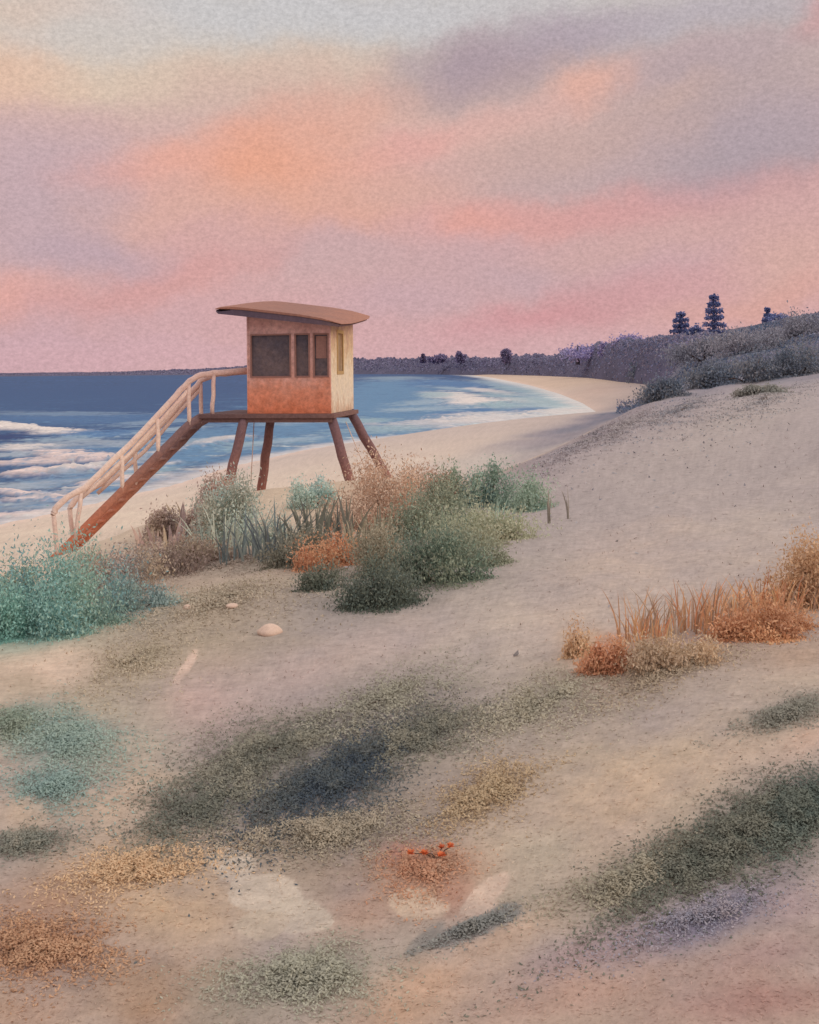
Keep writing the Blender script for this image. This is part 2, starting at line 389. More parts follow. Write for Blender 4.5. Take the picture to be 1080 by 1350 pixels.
M_ground = mat_attr('dune_sand', 7.0, 14, .86, .72, 1.28, bump=.5, bdist=.05)
M_sea = mat_attr('sea_water', .9, 12, .8, .7, 1.3, bump=.3, bdist=.15, roughness=.7, spec=.12)
M_leaf = mat_attr('leaves', 30.0, 3, .6, .9, 1.1, trans=.2)
M_wood = mat_attr('far_woodland', .05, 12, .75, .8, 1.2, trans=.2)
M_bark = mat_wash('dark_bark', [(0, alb((70, 66, 80))), (1, alb((84, 78, 90)))], lo=0, hi=9, nscale=1)
M_twig = mat_wash('twigs', [(0, alb((90, 70, 62))), (1, alb((120, 96, 84)))], lo=0, hi=1, nscale=3)

# ------------------------------------------------------------------ ground sheet and sea
def polar(front, r):
    th = np.concatenate([np.linspace(-math.pi, -R(front), 90, endpoint=False), np.arange(-R(front), R(front), R(0.125)), np.linspace(R(front), math.pi, 91)])
    T, Rr = np.meshgrid(th, r)
    X, Y = np.sin(T) * Rr, np.cos(T) * Rr
    n, k = X.shape
    i = np.arange(n * k).reshape(n, k)
    Fc = np.stack([i[:-1, :-1], i[:-1, 1:], i[1:, 1:], i[1:, :-1]], -1).reshape(-1, 4)
    return X.ravel(), Y.ravel(), Fc

r_in = 1 / np.linspace(1 / 2.2, 1 / 30, 250)
r_out = np.exp(np.linspace(math.log(30), math.log(8000), 190))[1:]
X, Y, Fc = polar(27, np.concatenate([[.3, .8, 1.4], r_in, r_out]))
Z = H(X, Y)
Z = np.maximum(Z, -3)
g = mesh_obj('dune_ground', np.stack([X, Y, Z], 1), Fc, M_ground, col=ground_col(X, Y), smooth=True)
tag(g, 'pale sand dunes and beach with soft patches of dry plants', 'ground', kind='structure')

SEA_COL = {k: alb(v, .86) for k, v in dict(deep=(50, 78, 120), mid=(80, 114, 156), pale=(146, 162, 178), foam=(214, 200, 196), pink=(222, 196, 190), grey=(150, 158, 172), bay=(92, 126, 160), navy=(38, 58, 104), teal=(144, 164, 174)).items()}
# streaks on the water: px, py, half width, half height, tilt, colour, strength
STREAK = [
    (70, 523, 230, 22, 0, 'deep', .9), (240, 512, 120, 14, 0, 'deep', .8), (120, 552, 160, 8, 0, 'mid', .6),
    (60, 568, 70, 4.5, -4, 'foam', 1), (10, 562, 34, 4, -6, 'foam', 1), (140, 572, 60, 4, 2, 'mid', 1), (4, 577, 34, 5.5, 4, 'navy', 1),
    (90, 586, 110, 6, 2, 'grey', .8), (150, 592, 60, 5, -3, 'mid', .6), (100, 602, 60, 7, -3, 'pink', 1), (40, 610, 80, 4, 2, 'pink', .8), (60, 622, 70, 4, 3, 'pink', 1), (70, 634, 70, 8, 8, 'grey', 1), (90, 630, 40, 5, 8, 'mid', .4),
    (30, 652, 60, 4, -6, 'pink', 1), (60, 658, 70, 3.5, 2, 'pink', .9), (30, 668, 60, 5, 3, 'grey', .8), (110, 645, 60, 4, 10, 'foam', .7),
    (260, 574, 90, 8, 8, 'bay', .8), (260, 589, 70, 2.6, 9, 'foam', 1), (250, 601, 60, 9, 10, 'bay', .9), (200, 622, 50, 7, 10, 'teal', .8), (300, 592, 40, 8, 8, 'bay', .8), (215, 612, 20, 3, 10, 'foam', .8), (195, 632, 50, 4, 12, 'foam', .6), (150, 652, 40, 5, 12, 'teal', .7), (170, 620, 40, 3, 10, 'foam', .6),
    (380, 565, 60, 10, 4, 'bay', .9), (420, 580, 60, 4, 6, 'teal', .8),
    (510, 512, 80, 14, 0, 'bay', 1), (480, 540, 50, 14, 0, 'bay', .9), (540, 552, 60, 8, 0, 'bay', .8), (590, 505, 60, 5, -4, 'mid', .9),
    (600, 522, 46, 6, -6, 'foam', .9), (620, 530, 34, 5, 0, 'foam', .9), (575, 520, 24, 4, 0, 'teal', .8), (655, 520, 30, 4, -4, 'teal', .7), (610, 543, 36, 3.2, 6, 'mid', 1), (636, 540, 14, 2.5, 10, 'mid', 1), (690, 541, 34, 3, 4, 'mid', .7),
    (230, 566, 60, 3, 6, 'pale', .8), (290, 580, 40, 3, 8, 'foam', .7), (240, 584, 50, 4, 8, 'pale', .6), (330, 585, 40, 5, 8, 'teal', .7), (380, 580, 50, 3, 6, 'pale', .8), (100, 578, 60, 3, 2, 'pale', .7), (220, 556, 70, 3, 4, 'pale', .5), (60, 545, 120, 3, 0, 'pale', .35), (400, 556, 60, 3, 3, 'pale', .5), (580, 538, 60, 3, 2, 'pale', .7), (640, 546, 60, 3, 2, 'foam', .6),
    (30, 590, 50, 3, 3, 'foam', .8), (180, 585, 50, 3, 2, 'grey', .8), (20, 600, 40, 3, 0, 'grey', .9), (120, 616, 50, 3, 6, 'foam', .8), (20, 640, 40, 4, 4, 'grey', .9), (110, 662, 50, 4, 10, 'grey', .7), (20, 678, 50, 4, 4, 'pink', .8), (140, 634, 40, 4, 10, 'pink', .8), (180, 606, 40, 4, 8, 'grey', .8),
    (520, 498, 50, 2.5, 0, 'pale', .6), (560, 530, 40, 3, 4, 'pale', .8), (540, 540, 40, 3, 2, 'pale', .7), (600, 512, 40, 2.5, -4, 'pale', .8), (640, 514, 30, 2.5, -6, 'foam', .7), (690, 528, 40, 3, -4, 'foam', .7), (660, 534, 30, 3, 0, 'teal', .9), (480, 555, 40, 4, 2, 'teal', .8),
    (660, 552, 80, 5, 2, 'foam', .7), (590, 558, 90, 5, 2, 'foam', .6), (500, 566, 60, 4, 2, 'teal', .7), (720, 530, 50, 6, -6, 'teal', .8), (740, 543, 40, 4, 3, 'foam', .8), (680, 512, 40, 4, -8, 'teal', .8), (650, 504, 40, 3, -5, 'pale', .7),
]
X, Y, Fc = polar(27, np.concatenate([[5.0, 14.0, 24.0], np.exp(np.linspace(math.log(30), math.log(400), 330)), np.exp(np.linspace(math.log(400), math.log(8800), 130))[1:]]))
s = -sea_dist(X, Y); r = np.hypot(X, Y); th = np.arctan2(X, Y); lr = np.log(r)
wx, wy = fbm(th * 26, lr * 30, 5, 6, .6), fbm(th * 20, lr * 44, 6, 6, .62)
mo = fbm(th * 18, lr * 60, 12, 6, .62)
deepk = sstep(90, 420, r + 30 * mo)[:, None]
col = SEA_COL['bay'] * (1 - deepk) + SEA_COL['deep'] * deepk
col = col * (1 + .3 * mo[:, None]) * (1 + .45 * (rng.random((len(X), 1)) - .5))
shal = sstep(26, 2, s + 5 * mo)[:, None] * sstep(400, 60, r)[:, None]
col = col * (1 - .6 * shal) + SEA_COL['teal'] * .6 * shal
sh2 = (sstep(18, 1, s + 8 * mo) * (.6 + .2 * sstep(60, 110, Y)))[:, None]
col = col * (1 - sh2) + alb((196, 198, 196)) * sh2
hump = np.zeros_like(X)
brk = fbm(th * 130, lr * 150, 27, 4, .65)
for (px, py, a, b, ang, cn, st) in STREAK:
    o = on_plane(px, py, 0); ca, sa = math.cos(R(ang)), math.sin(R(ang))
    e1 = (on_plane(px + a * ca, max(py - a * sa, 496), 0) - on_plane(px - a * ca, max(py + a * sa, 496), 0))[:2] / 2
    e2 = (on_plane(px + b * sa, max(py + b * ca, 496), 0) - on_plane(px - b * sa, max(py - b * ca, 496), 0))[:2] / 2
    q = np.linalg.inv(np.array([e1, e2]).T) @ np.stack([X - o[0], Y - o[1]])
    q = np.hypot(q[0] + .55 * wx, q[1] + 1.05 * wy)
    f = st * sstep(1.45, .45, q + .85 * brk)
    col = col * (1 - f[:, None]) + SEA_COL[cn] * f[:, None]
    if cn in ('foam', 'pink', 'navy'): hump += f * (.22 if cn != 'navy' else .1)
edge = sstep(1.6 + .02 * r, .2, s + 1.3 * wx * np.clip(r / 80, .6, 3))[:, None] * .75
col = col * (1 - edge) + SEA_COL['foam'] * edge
depthk = np.clip(s / 10, 0, 1)
Z = depthk * (hump + .10 * fbm(X * .25, Y * .45, 33, 4)) * np.clip(200 / r, 0, 1)
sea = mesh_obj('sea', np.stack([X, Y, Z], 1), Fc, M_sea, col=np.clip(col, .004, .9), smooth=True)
tag(sea, 'blue sea with broken lines of pale foam', 'sea', kind='structure')

# ------------------------------------------------------------------ foliage
def leaves(cen, dirs, L, W, colr, flat=0.0):
    """small diamond leaves; all arguments per leaf; flat leans them towards lying level"""
    n = len(cen)
    d = dirs / np.linalg.norm(dirs, axis=1, keepdims=True)
    a = np.cross(d, rng.normal(size=(n, 3)) * (1 - flat) + np.array([0, 0, 1.6]) * flat); a /= np.linalg.norm(a, axis=1, keepdims=True) + 1e-9
    L, W = np.asarray(L)[:, None], np.asarray(W)[:, None]
    V = np.stack([cen - d * L * .5, cen + a * W * .5, cen + d * L * .5, cen - a * W * .5], 1).reshape(-1, 3)
    return V, np.arange(4 * n).reshape(n, 4), np.repeat(colr, 4, axis=0)

def pick(cols, n, k=1.0):
    cols = np.array([alb(c, k) for c in cols])
    return cols[rng.integers(0, len(cols), n)]

def shrub(name, label, cat, px, py, wpx, hpx, cols, n, leaf=6.0, group=None, depth=None, upright=.4, clumps=14, soft=1.0, sink=.1, deep=.8, slender=.42, bright=1.55):
    """wpx, hpx: size in photo pixels at its distance; py: row of its foot"""
    base = hit(px, py) if depth is None else P(px, py, depth)
    D = base[1]; mpp = D / F
    base = np.array([base[0], base[1], H(base[0], base[1])]) if depth is None else base
    if group == 'shrubs along the dune edge': wpx, hpx, n = wpx * 1.22, hpx * 1.12, n * 1.4
    w, h = wpx * mpp / 2 * 1.16, hpx * mpp * 1.3
    n = int(n * 2.0); leaf *= .85
    cols = [tuple(np.array(c) * .76 + np.array((150, 140, 130)) * .24) for c in cols]
    root = empty(name, base, label, cat, group)
    # clump centres in a low dome
    cs = []
    while len(cs) < clumps:
        q = rng.uniform(-1, 1, 3); q[2] = abs(q[2])
        if (q ** 2).sum() < 1: cs.append(q)
    cs = np.array(cs)
    cw = np.array([w, w * deep, h * .82])
    cc = base + cs * cw * .85 + np.array([0, 0, -sink * h])
    cr_ = rng.uniform(.22, .42, clumps)
    cl = pick(cols, clumps, bright) * rng.uniform(.82, 1.18, (clumps, 1))
    k = rng.integers(0, clumps, n)
    off = rng.normal(size=(n, 3)) * cr_[k][:, None] * np.array([w, w * deep, max(h, w * .16)]) * soft * .56
    cen = cc[k] + off
    gz = H(cen[:, 0], cen[:, 1])
    cen[:, 2] = np.maximum(cen[:, 2], (gz if depth is None else base[2]) + .15 * leaf * mpp)
    dr = rng.normal(size=(n, 3)); dr[:, 2] = np.abs(dr[:, 2]) * (1 + 2.5 * upright)
    L = leaf * mpp * rng.uniform(.6, 1.4, n)
    co = cl[k] * .7 + pick(cols, n, bright) * .3
    co = co * rng.uniform(.93, 1.07, (n, 1))
    V, Fc, cv = leaves(cen, dr, L, L * slender, np.clip(co, .004, .8), .25)
    mesh_obj('foliage', V, Fc, M_leaf, root, col=cv)
    b = MB()
    for i in range(min(clumps, 7)):
        q = base + np.array([cs[i, 0] * w * .15, cs[i, 1] * w * .15, -.05 * h - .01])
        mid = (q + cc[i]) / 2 + np.array([0, 0, .08 * h])
        b.tube([q, mid, cc[i]], [1.2 * mpp, .9 * mpp, .4 * mpp], 5)
    b.build('branches', M_twig, root, smooth=True)
    return root

def blades(base, n, spread, hgt, wid, lean, cols, seg=4, curl=.5):
    """tapered bent blades rising from around base (metres)"""
    V, Fc, cv = [], [], []
    bc = np.clip(pick(cols, n, 1.75) * rng.uniform(.85, 1.15, (n, 1)), .004, .8)
    idx = 0
    for i in range(n):
        an = rng.uniform(0, 2 * math.pi); rr = math.sqrt(rng.uniform(0, 1))
        p0 = np.array([base[0] + math.cos(an) * rr * spread[0], base[1] + math.sin(an) * rr * spread[1], 0.0])
        p0[2] = H(p0[0], p0[1]) - .03 * hgt if len(spread) == 2 else base[2]
        hh = hgt * rng.uniform(.45, 1.1)
        ln = np.array([math.cos(an) * rr * .6 + rng.normal() * .5, math.sin(an) * rr * .4 + rng.normal() * .3, 0]) * lean
        fa = rng.uniform(-.9, .9); sd = np.array([math.cos(fa), math.sin(fa), 0])
        ww = wid * rng.uniform(.7, 1.3)
        for k in range(seg + 1):
            t = k / seg
            c = p0 + np.array([0, 0, 1.0]) * hh * (t - curl * .25 * t * t) + ln * hh * t ** 1.8
            q = ww * (1 - t) ** .7 * (.6 + .8 * t if t < .3 else .84) * .5 + (.0 if k == seg else .0005)
            nrm = np.cross(sd, [0, 0, 1]) * q * .35
            V += [c - sd * q, c + nrm, c + sd * q]
            cv += [bc[i]] * 3
            if k < seg:
                b = idx + 3 * k
                Fc += [(b, b + 1, b + 4, b + 3), (b + 1, b + 2, b + 5, b + 4)]
        idx += 3 * (seg + 1)
    return np.array(V), np.array(Fc), np.array(cv)

def creeper(label, px, py, apx, bpx, ang, cols, n, leaf=6.0, hmax=.09, group=None):
    """a flat mat of tiny leaves hugging the sand, thinning out towards its rim"""
    o = hit(px, py); mpp = o[1] / F
    ca, sa = math.cos(R(ang)), math.sin(R(ang))
    ax = lambda dx, dy: (on_plane(px + dx, py + dy, o[2]) - on_plane(px - dx, py - dy, o[2]))[:2] / 2
    e1, e2 = ax(apx * ca, -apx * sa), ax(bpx * sa, bpx * ca)
    root = empty('creeping_plant', o, label, 'creeping plant', group)
    n = int(n * 2.1); leaf *= .7
    rad = np.abs(rng.normal(0, .56, n)) + .18 * rng.random(n); th = rng.uniform(0, 2 * math.pi, n)
    sd = int(abs(px * 7 + py))
    ph = rng.uniform(0, 6.28, 4)
    lob = 1 + .18 * np.sin(2 * th + ph[0]) + .16 * np.sin(3 * th + ph[1]) + .12 * np.sin(5 * th + ph[2]) + .1 * np.sin(9 * th + ph[3])
    q = np.stack([np.cos(th), np.sin(th)], 1) * (rad * lob)[:, None]
    xy = o[:2] + q[:, :1] * e1 + q[:, 1:] * e2
    cl = fbm(xy[:, 0] / mpp / 26, xy[:, 1] / mpp / 60, sd, 4, .6)
    keep = rng.random(n) < np.clip(.75 + 1.1 * cl, .12, 1); xy, rad, cl = xy[keep], rad[keep], cl[keep]; n = len(xy)
    L = leaf * mpp * rng.uniform(.6, 1.4, n)
    z = H(xy[:, 0], xy[:, 1]) + .12 * L + hmax * .3 * np.exp(-1.5 * rad ** 2) * rng.random(n) * np.clip(1 + cl, .4, 1.6)
    dr = rng.normal(size=(n, 3)); dr[:, 2] = np.abs(dr[:, 2]) * .6
    ci = np.clip(((cl * 1.4 + .5) * len(cols)).astype(int), 0, len(cols) - 1)
    # darker leafed kinds are the denser ones; paler ones lie open on the sand
    bright = float(np.interp(np.mean(cols), [88, 115, 145], [1.25, 1.42, 1.22]))
    cols = [tuple(np.array(c) * .8 + np.mean(c) * .2) for c in cols]
    pc = np.array([alb(c, bright) for c in cols])
    co = (pc[ci] * .6 + pick(cols, n, bright) * .4) * rng.uniform(.92, 1.08, (n, 1))
    V, Fc, cv = leaves(np.column_stack([xy, z]), dr, L, L * .45, np.clip(co, .004, .8), .75)
    mesh_obj('foliage', V, Fc, M_leaf, root, col=cv)
    b = MB()
    for i in range(6):
        t = rng.uniform(0, 6.28); w_ = (math.cos(t) * e1 + math.sin(t) * e2) * rng.uniform(.08, .24)
        pts = [np.array([*(o[:2] + w_ * f), 0]) for f in (0, .5, 1)]
        for p_ in pts: p_[2] = H(p_[0], p_[1]) + .01
        b.tube(pts, [.8 * mpp, .6 * mpp, .3 * mpp], 5)
    b.build('stems', M_twig, root, smooth=True)
    return root

def tuft(name, label, cat, px, py, wpx, hpx, cols, n, bw=4.0, lean=.35, group=None, curl=.5, seg=4):
    base = hit(px, py); mpp = base[1] / F
    sp_ = wpx * mpp / 2 * (.35 if n <= 12 else 1)
    V, Fc, cv = blades(base, n, (sp_, min(sp_, .35 * base[1] / 10)), hpx * mpp, bw * mpp, lean, cols, seg, curl)
    o = mesh_obj(name, V, Fc, M_leaf, None, col=cv, loc=base)
    return tag(o, label, cat, group)

# ------------------------------------------------------------------ sky
SUN_AZ, SUN_EL = R(112), R(24)          # azimuth from straight ahead, towards the right
w = bpy.data.worlds.new('World'); sc.world = w; w.use_nodes = True
nt = w.node_tree; nt.nodes.clear()
wo = N(nt, 'ShaderNodeOutputWorld'); bg = N(nt, 'ShaderNodeBackground'); bg.inputs['Strength'].default_value = .1
nt.links.new(bg.outputs[0], wo.inputs['Surface'])
sky = N(nt, 'ShaderNodeTexSky', sky_type='NISHITA'); sky.sun_disc = False; sky.sun_elevation = SUN_EL; sky.sun_rotation = SUN_AZ
tc = N(nt, 'ShaderNodeTexCoord'); sp = N(nt, 'ShaderNodeSeparateXYZ'); nt.links.new(tc.outputs['Generated'], sp.inputs[0])
az = N(nt, 'ShaderNodeMath', operation='ARCTAN2'); nt.links.new(sp.outputs['X'], az.inputs[0]); nt.links.new(sp.outputs['Y'], az.inputs[1])
elv = N(nt, 'ShaderNodeMath', operation='ARCSINE'); nt.links.new(sp.outputs['Z'], elv.inputs[0])
def deg(n):
    q = N(nt, 'ShaderNodeMath', operation='MULTIPLY'); nt.links.new(n.outputs[0], q.inputs[0]); q.inputs[1].default_value = 180 / math.pi; return q
azd, eld = deg(az), deg(elv)
cv = N(nt, 'ShaderNodeCombineXYZ'); nt.links.new(azd.outputs[0], cv.inputs[0]); nt.links.new(eld.outputs[0], cv.inputs[1])
def nz(scale, detail, rough, src=None):
    n = N(nt, 'ShaderNodeTexNoise'); nt.links.new((src or tc.outputs['Generated']), n.inputs['Vector'])
    n.inputs['Scale'].default_value = scale; n.inputs['Detail'].default_value = detail; n.inputs['Roughness'].default_value = rough; return n
nw = nz(9, 7, .62)
sub = N(nt, 'ShaderNodeVectorMath', operation='SUBTRACT'); nt.links.new(nw.outputs['Color'], sub.inputs[0]); sub.inputs[1].default_value = (.5, .5, .5)
scl = N(nt, 'ShaderNodeVectorMath', operation='MULTIPLY'); nt.links.new(sub.outputs[0], scl.inputs[0]); scl.inputs[1].default_value = (7, 4, 0)
wv = N(nt, 'ShaderNodeVectorMath', operation='ADD'); nt.links.new(cv.outputs[0], wv.inputs[0]); nt.links.new(scl.outputs[0], wv.inputs[1])
# base colour by height above the horizon
se = N(nt, 'ShaderNodeSeparateXYZ'); nt.links.new(wv.outputs[0], se.inputs[0])
mr = N(nt, 'ShaderNodeMapRange'); nt.links.new(se.outputs['Y'], mr.inputs['Value']); mr.inputs['From Min'].default_value = -10; mr.inputs['From Max'].default_value = 90
ramp = N(nt, 'ShaderNodeValToRGB'); nt.links.new(mr.outputs[0], ramp.inputs[0])
stops = [(-10, (200, 160, 160)), (0, (210, 170, 174)), (3, (209, 164, 166)), (7, (210, 166, 164)), (11, (216, 172, 164)), (13.5, (216, 182, 170)), (16, (216, 197, 180)), (19.5, (204, 198, 190))]
stops = [(d_, lin(c_)) for d_, c_ in stops] + [(32, np.array([1.0, .93, .9])), (90, np.array([1.25, 1.2, 1.2]))]
el = ramp.color_ramp.elements
while len(el) < len(stops): el.new(.5)
for e, (d_, c_) in zip(el, stops): e.position = (d_ + 10) / 100; e.color = (*c_, 1)
cur = ramp.outputs[0]
# px, py, half width, half height (pixels), tilt, colour, strength
CLOUD = [
    (200, 45, 260, 40, 0, (206, 200, 190), .7), (520, 30, 190, 40, 0, (196, 195, 192), .8), (150, 115, 170, 36, 0, (220, 200, 176), .8), (10, 110, 60, 60, 0, (232, 190, 160), .7), (70, 8, 120, 18, 0, (226, 192, 164), .6),
    (40, 190, 120, 44, 5, (202, 172, 172), .8), (220, 155, 190, 30, 8, (206, 172, 166), .7), (40, 275, 90, 40, 0, (188, 160, 164), .9), (60, 340, 120, 40, 0, (196, 162, 162), .8),
    (370, 110, 160, 34, 4, (212, 184, 166), .7), (420, 160, 160, 30, 12, (222, 168, 148), .7),
    (640, 90, 120, 52, 8, (174, 152, 156), .95), (740, 50, 140, 40, 10, (172, 154, 160), .85), (860, 90, 130, 50, 12, (182, 160, 164), .85), (1000, 70, 130, 50, 10, (178, 160, 168), .8), (980, 12, 140, 22, 4, (178, 172, 176), .8), (1070, 20, 26, 30, 0, (206, 150, 150), .6),
    (930, 175, 190, 70, 15, (176, 156, 156), .9), (1020, 210, 110, 46, 10, (166, 148, 154), .8), (800, 220, 160, 40, 14, (188, 164, 166), .75), (720, 200, 140, 34, 12, (196, 166, 158), .6),
    (775, 112, 56, 26, 12, (226, 174, 156), .95), (900, 120, 60, 16, 10, (204, 172, 160), .45), (620, 170, 130, 24, 12, (224, 168, 148), .85), (540, 195, 70, 20, 14, (230, 158, 138), .7),
    (190, 222, 120, 26, 15, (234, 164, 136), .95), (125, 243, 40, 14, 10, (236, 156, 124), .8), (330, 210, 130, 44, 10, (236, 162, 124), .9), (365, 240, 66, 50, 0, (240, 152, 100), .9), (430, 235, 100, 46, -8, (234, 162, 122), .8), (470, 285, 70, 24, -20, (234, 160, 122), .85),
    (300, 280, 190, 34, 5, (222, 170, 150), .6), (560, 270, 110, 30, 0, (216, 168, 152), .6), (650, 296, 110, 26, 6, (228, 156, 138), .9), (640, 300, 46, 16, 0, (234, 152, 120), .5), (740, 285, 90, 26, 6, (218, 158, 150), .7),
    (900, 262, 160, 28, 6, (212, 152, 152), .8), (1010, 300, 110, 40, 8, (206, 162, 160), .6), (1050, 350, 90, 50, 10, (212, 168, 156), .7),
    (640, 370, 170, 40, 6, (196, 162, 168), .8), (820, 330, 150, 30, 12, (204, 164, 160), .6), (440, 340, 140, 34, 0, (198, 164, 166), .8), (250, 335, 160, 26, 14, (212, 162, 158), .7),
    (15, 395, 60, 30, 15, (232, 158, 134), .9), (150, 390, 120, 24, 18, (208, 150, 150), .8), (280, 360, 90, 20, 18, (214, 152, 148), .6), (100, 440, 170, 26, 5, (200, 160, 168), .7),
    (560, 14, 260, 26, 0, (198, 202, 206), .8), (300, 24, 220, 28, 0, (200, 205, 208), .75), (120, 50, 120, 22, 0, (206, 204, 200), .5), (880, 20, 160, 22, 5, (180, 176, 186), .7), (60, 240, 80, 60, 0, (190, 166, 176), .7), (30, 320, 80, 50, 0, (190, 164, 174), .7),
    (980, 200, 120, 40, 12, (164, 152, 164), .7), (620, 72, 70, 26, 6, (160, 146, 160), .6), (760, 40, 80, 22, 8, (166, 154, 168), .6), (120, 345, 90, 24, 0, (180, 156, 172), .6), (520, 395, 90, 20, 0, (196, 162, 172), .6), (1040, 150, 70, 40, 8, (172, 158, 168), .6), (700, 375, 60, 20, 0, (188, 160, 172), .5), (860, 350, 80, 20, 14, (198, 160, 168), .6), (30, 470, 160, 24, 0, (198, 162, 178), .7),
    (780, 405, 130, 30, 14, (202, 146, 152), .8), (660, 432, 100, 20, 6, (206, 140, 148), .8), (580, 450, 140, 22, 0, (208, 166, 174), .6), (1000, 395, 110, 24, 10, (216, 160, 150), .7), (200, 475, 260, 18, 0, (208, 166, 176), .7),
]
for (px, py, a, b, ang, c_, st) in CLOUD:
    if c_[0] - c_[2] > 75: st *= .72; c_ = (c_[0], c_[1] + 4, c_[2] + 14)
    d_ = ray(px, py); d_ = d_ / np.linalg.norm(d_)
    a0, e0 = math.degrees(math.atan2(d_[0], d_[1])), math.degrees(math.asin(d_[2]))
    k = math.degrees(1 / F)
    mp = N(nt, 'ShaderNodeMapping', vector_type='TEXTURE'); nt.links.new(wv.outputs[0], mp.inputs[0])
    mp.inputs['Location'].default_value = (a0, e0, 0); mp.inputs['Rotation'].default_value = (0, 0, R(ang)); mp.inputs['Scale'].default_value = (a * k * 1.5, b * k * 1.5, 1)
    ln = N(nt, 'ShaderNodeVectorMath', operation='LENGTH'); nt.links.new(mp.outputs[0], ln.inputs[0])
    q = N(nt, 'ShaderNodeMapRange', interpolation_type='SMOOTHSTEP'); nt.links.new(ln.outputs['Value'], q.inputs['Value'])
    q.inputs['From Min'].default_value = 0.1; q.inputs['From Max'].default_value = 1.15; q.inputs['To Min'].default_value = st; q.inputs['To Max'].default_value = 0
    mx = N(nt, 'ShaderNodeMix', data_type='RGBA'); nt.links.new(q.outputs[0], mx.inputs['Factor']); nt.links.new(cur, mx.inputs['A']); mx.inputs['B'].default_value = (*lin(np.array(c_) * .82 + np.array((214, 176, 166)) * .18), 1)
    cur = mx.outputs['Result']
# fine broken texture of the cloud sheet
gmap = N(nt, 'ShaderNodeMapping'); nt.links.new(tc.outputs['Generated'], gmap.inputs[0]); gmap.inputs['Scale'].default_value = (1, 1, 1.5)
gn = nz(250, 4, .75, gmap.outputs[0])
gr = N(nt, 'ShaderNodeMapRange'); nt.links.new(gn.outputs['Fac'], gr.inputs['Value']); gr.inputs['From Min'].default_value = .25; gr.inputs['From Max'].default_value = .75; gr.inputs['To Min'].default_value = 8.2; gr.inputs['To Max'].default_value = 12.2
gs = N(nt, 'ShaderNodeVectorMath', operation='SCALE'); nt.links.new(cur, gs.inputs[0]); nt.links.new(gr.outputs[0], gs.inputs['Scale'])
fm = N(nt, 'ShaderNodeMix', data_type='RGBA'); fm.inputs['Factor'].default_value = .94; nt.links.new(sky.outputs[0], fm.inputs['A']); nt.links.new(gs.outputs[0], fm.inputs['B'])
nt.links.new(fm.outputs['Result'], bg.inputs['Color'])
w.cycles.sampling_method = 'MANUAL'; w.cycles.sample_map_resolution = 512

sd = bpy.data.lights.new('sun', 'SUN'); sd.energy = 1.0; sd.angle = R(30); sd.color = (1, .86, .70)
so = bpy.data.objects.new('sun', sd); C.objects.link(so)
sv = Vector((math.sin(SUN_AZ) * math.cos(SUN_EL), math.cos(SUN_AZ) * math.cos(SUN_EL), math.sin(SUN_EL)))
so.rotation_euler = sv.to_track_quat('Z', 'Y').to_euler(); so.location = (60, -20, 60)

# ------------------------------------------------------------------ lifeguard tower
B0 = P(436, 545, 25)
TH = R(9)
EX, EY = np.array([math.cos(TH), -math.sin(TH), 0]), np.array([math.sin(TH), math.cos(TH), 0])
EZ = np.array([0, 0, 1.0])
WID, DEP = 2.0, 2.6
A0 = B0 - WID * EX
def L(x, y, z): return A0 + EX * x + EY * y + EZ * z
def lbox(mb, x0, x1, y0, y1, z0, z1):
    z0 = z0 if hasattr(z0, '__len__') else [z0] * 4; z1 = z1 if hasattr(z1, '__len__') else [z1] * 4
    c = [(x0, y0), (x1, y0), (x1, y1), (x0, y1)]
    mb.hexa([L(x, y, z) for (x, y), z in zip(c, z0)] + [L(x, y, z) for (x, y), z in zip(c, z1)])
tz = H(*(A0 + EX * 1 + EY * 1.3)[:2])
tb = A0 + EX * 1 + EY * 1.3; tb[2] = tz
T = empty('lifeguard_tower', tb, 'weathered orange wooden lifeguard hut on splayed stilts with ramp stairs', 'lifeguard tower')
dz = B0[2] - tz                                              # deck height over the sand
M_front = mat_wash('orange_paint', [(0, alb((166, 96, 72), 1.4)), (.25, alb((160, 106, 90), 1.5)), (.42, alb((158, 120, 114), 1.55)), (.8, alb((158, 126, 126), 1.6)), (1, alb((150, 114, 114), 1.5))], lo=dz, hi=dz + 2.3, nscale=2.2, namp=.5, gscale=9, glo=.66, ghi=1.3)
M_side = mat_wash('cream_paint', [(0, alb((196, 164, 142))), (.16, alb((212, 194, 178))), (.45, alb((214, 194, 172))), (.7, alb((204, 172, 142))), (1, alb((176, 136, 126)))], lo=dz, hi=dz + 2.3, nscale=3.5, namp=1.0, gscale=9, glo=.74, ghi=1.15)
M_roof = mat_wash('roof_board', [(0, alb((150, 104, 92), 1.0)), (.5, alb((138, 100, 92))), (1, alb((160, 110, 94)))], axis='X', lo=-2, hi=2, nscale=2, namp=.8, gscale=12, glo=.75, ghi=1.15)
M_fascia = mat_wash('dark_fascia', [(0, alb((84, 72, 90))), (.6, alb((92, 76, 88))), (1, alb((120, 92, 88)))], axis='X', lo=-2, hi=2, nscale=2.5, namp=.6, gscale=12, glo=.75, ghi=1.15)
M_deck = mat_wash('dark_timber', [(0, alb((98, 76, 78))), (1, alb((122, 92, 88)))], axis='X', lo=-2, hi=2, nscale=3, namp=.8, gscale=14, glo=.72, ghi=1.2)
M_leg = mat_wash('stained_timber', [(0, alb((150, 98, 84), 1.1)), (.5, alb((120, 86, 84), 1.1)), (1, alb((104, 82, 90), 1.1))], lo=0, hi=dz, nscale=3.5, namp=.6, gscale=16, glo=.7, ghi=1.25)
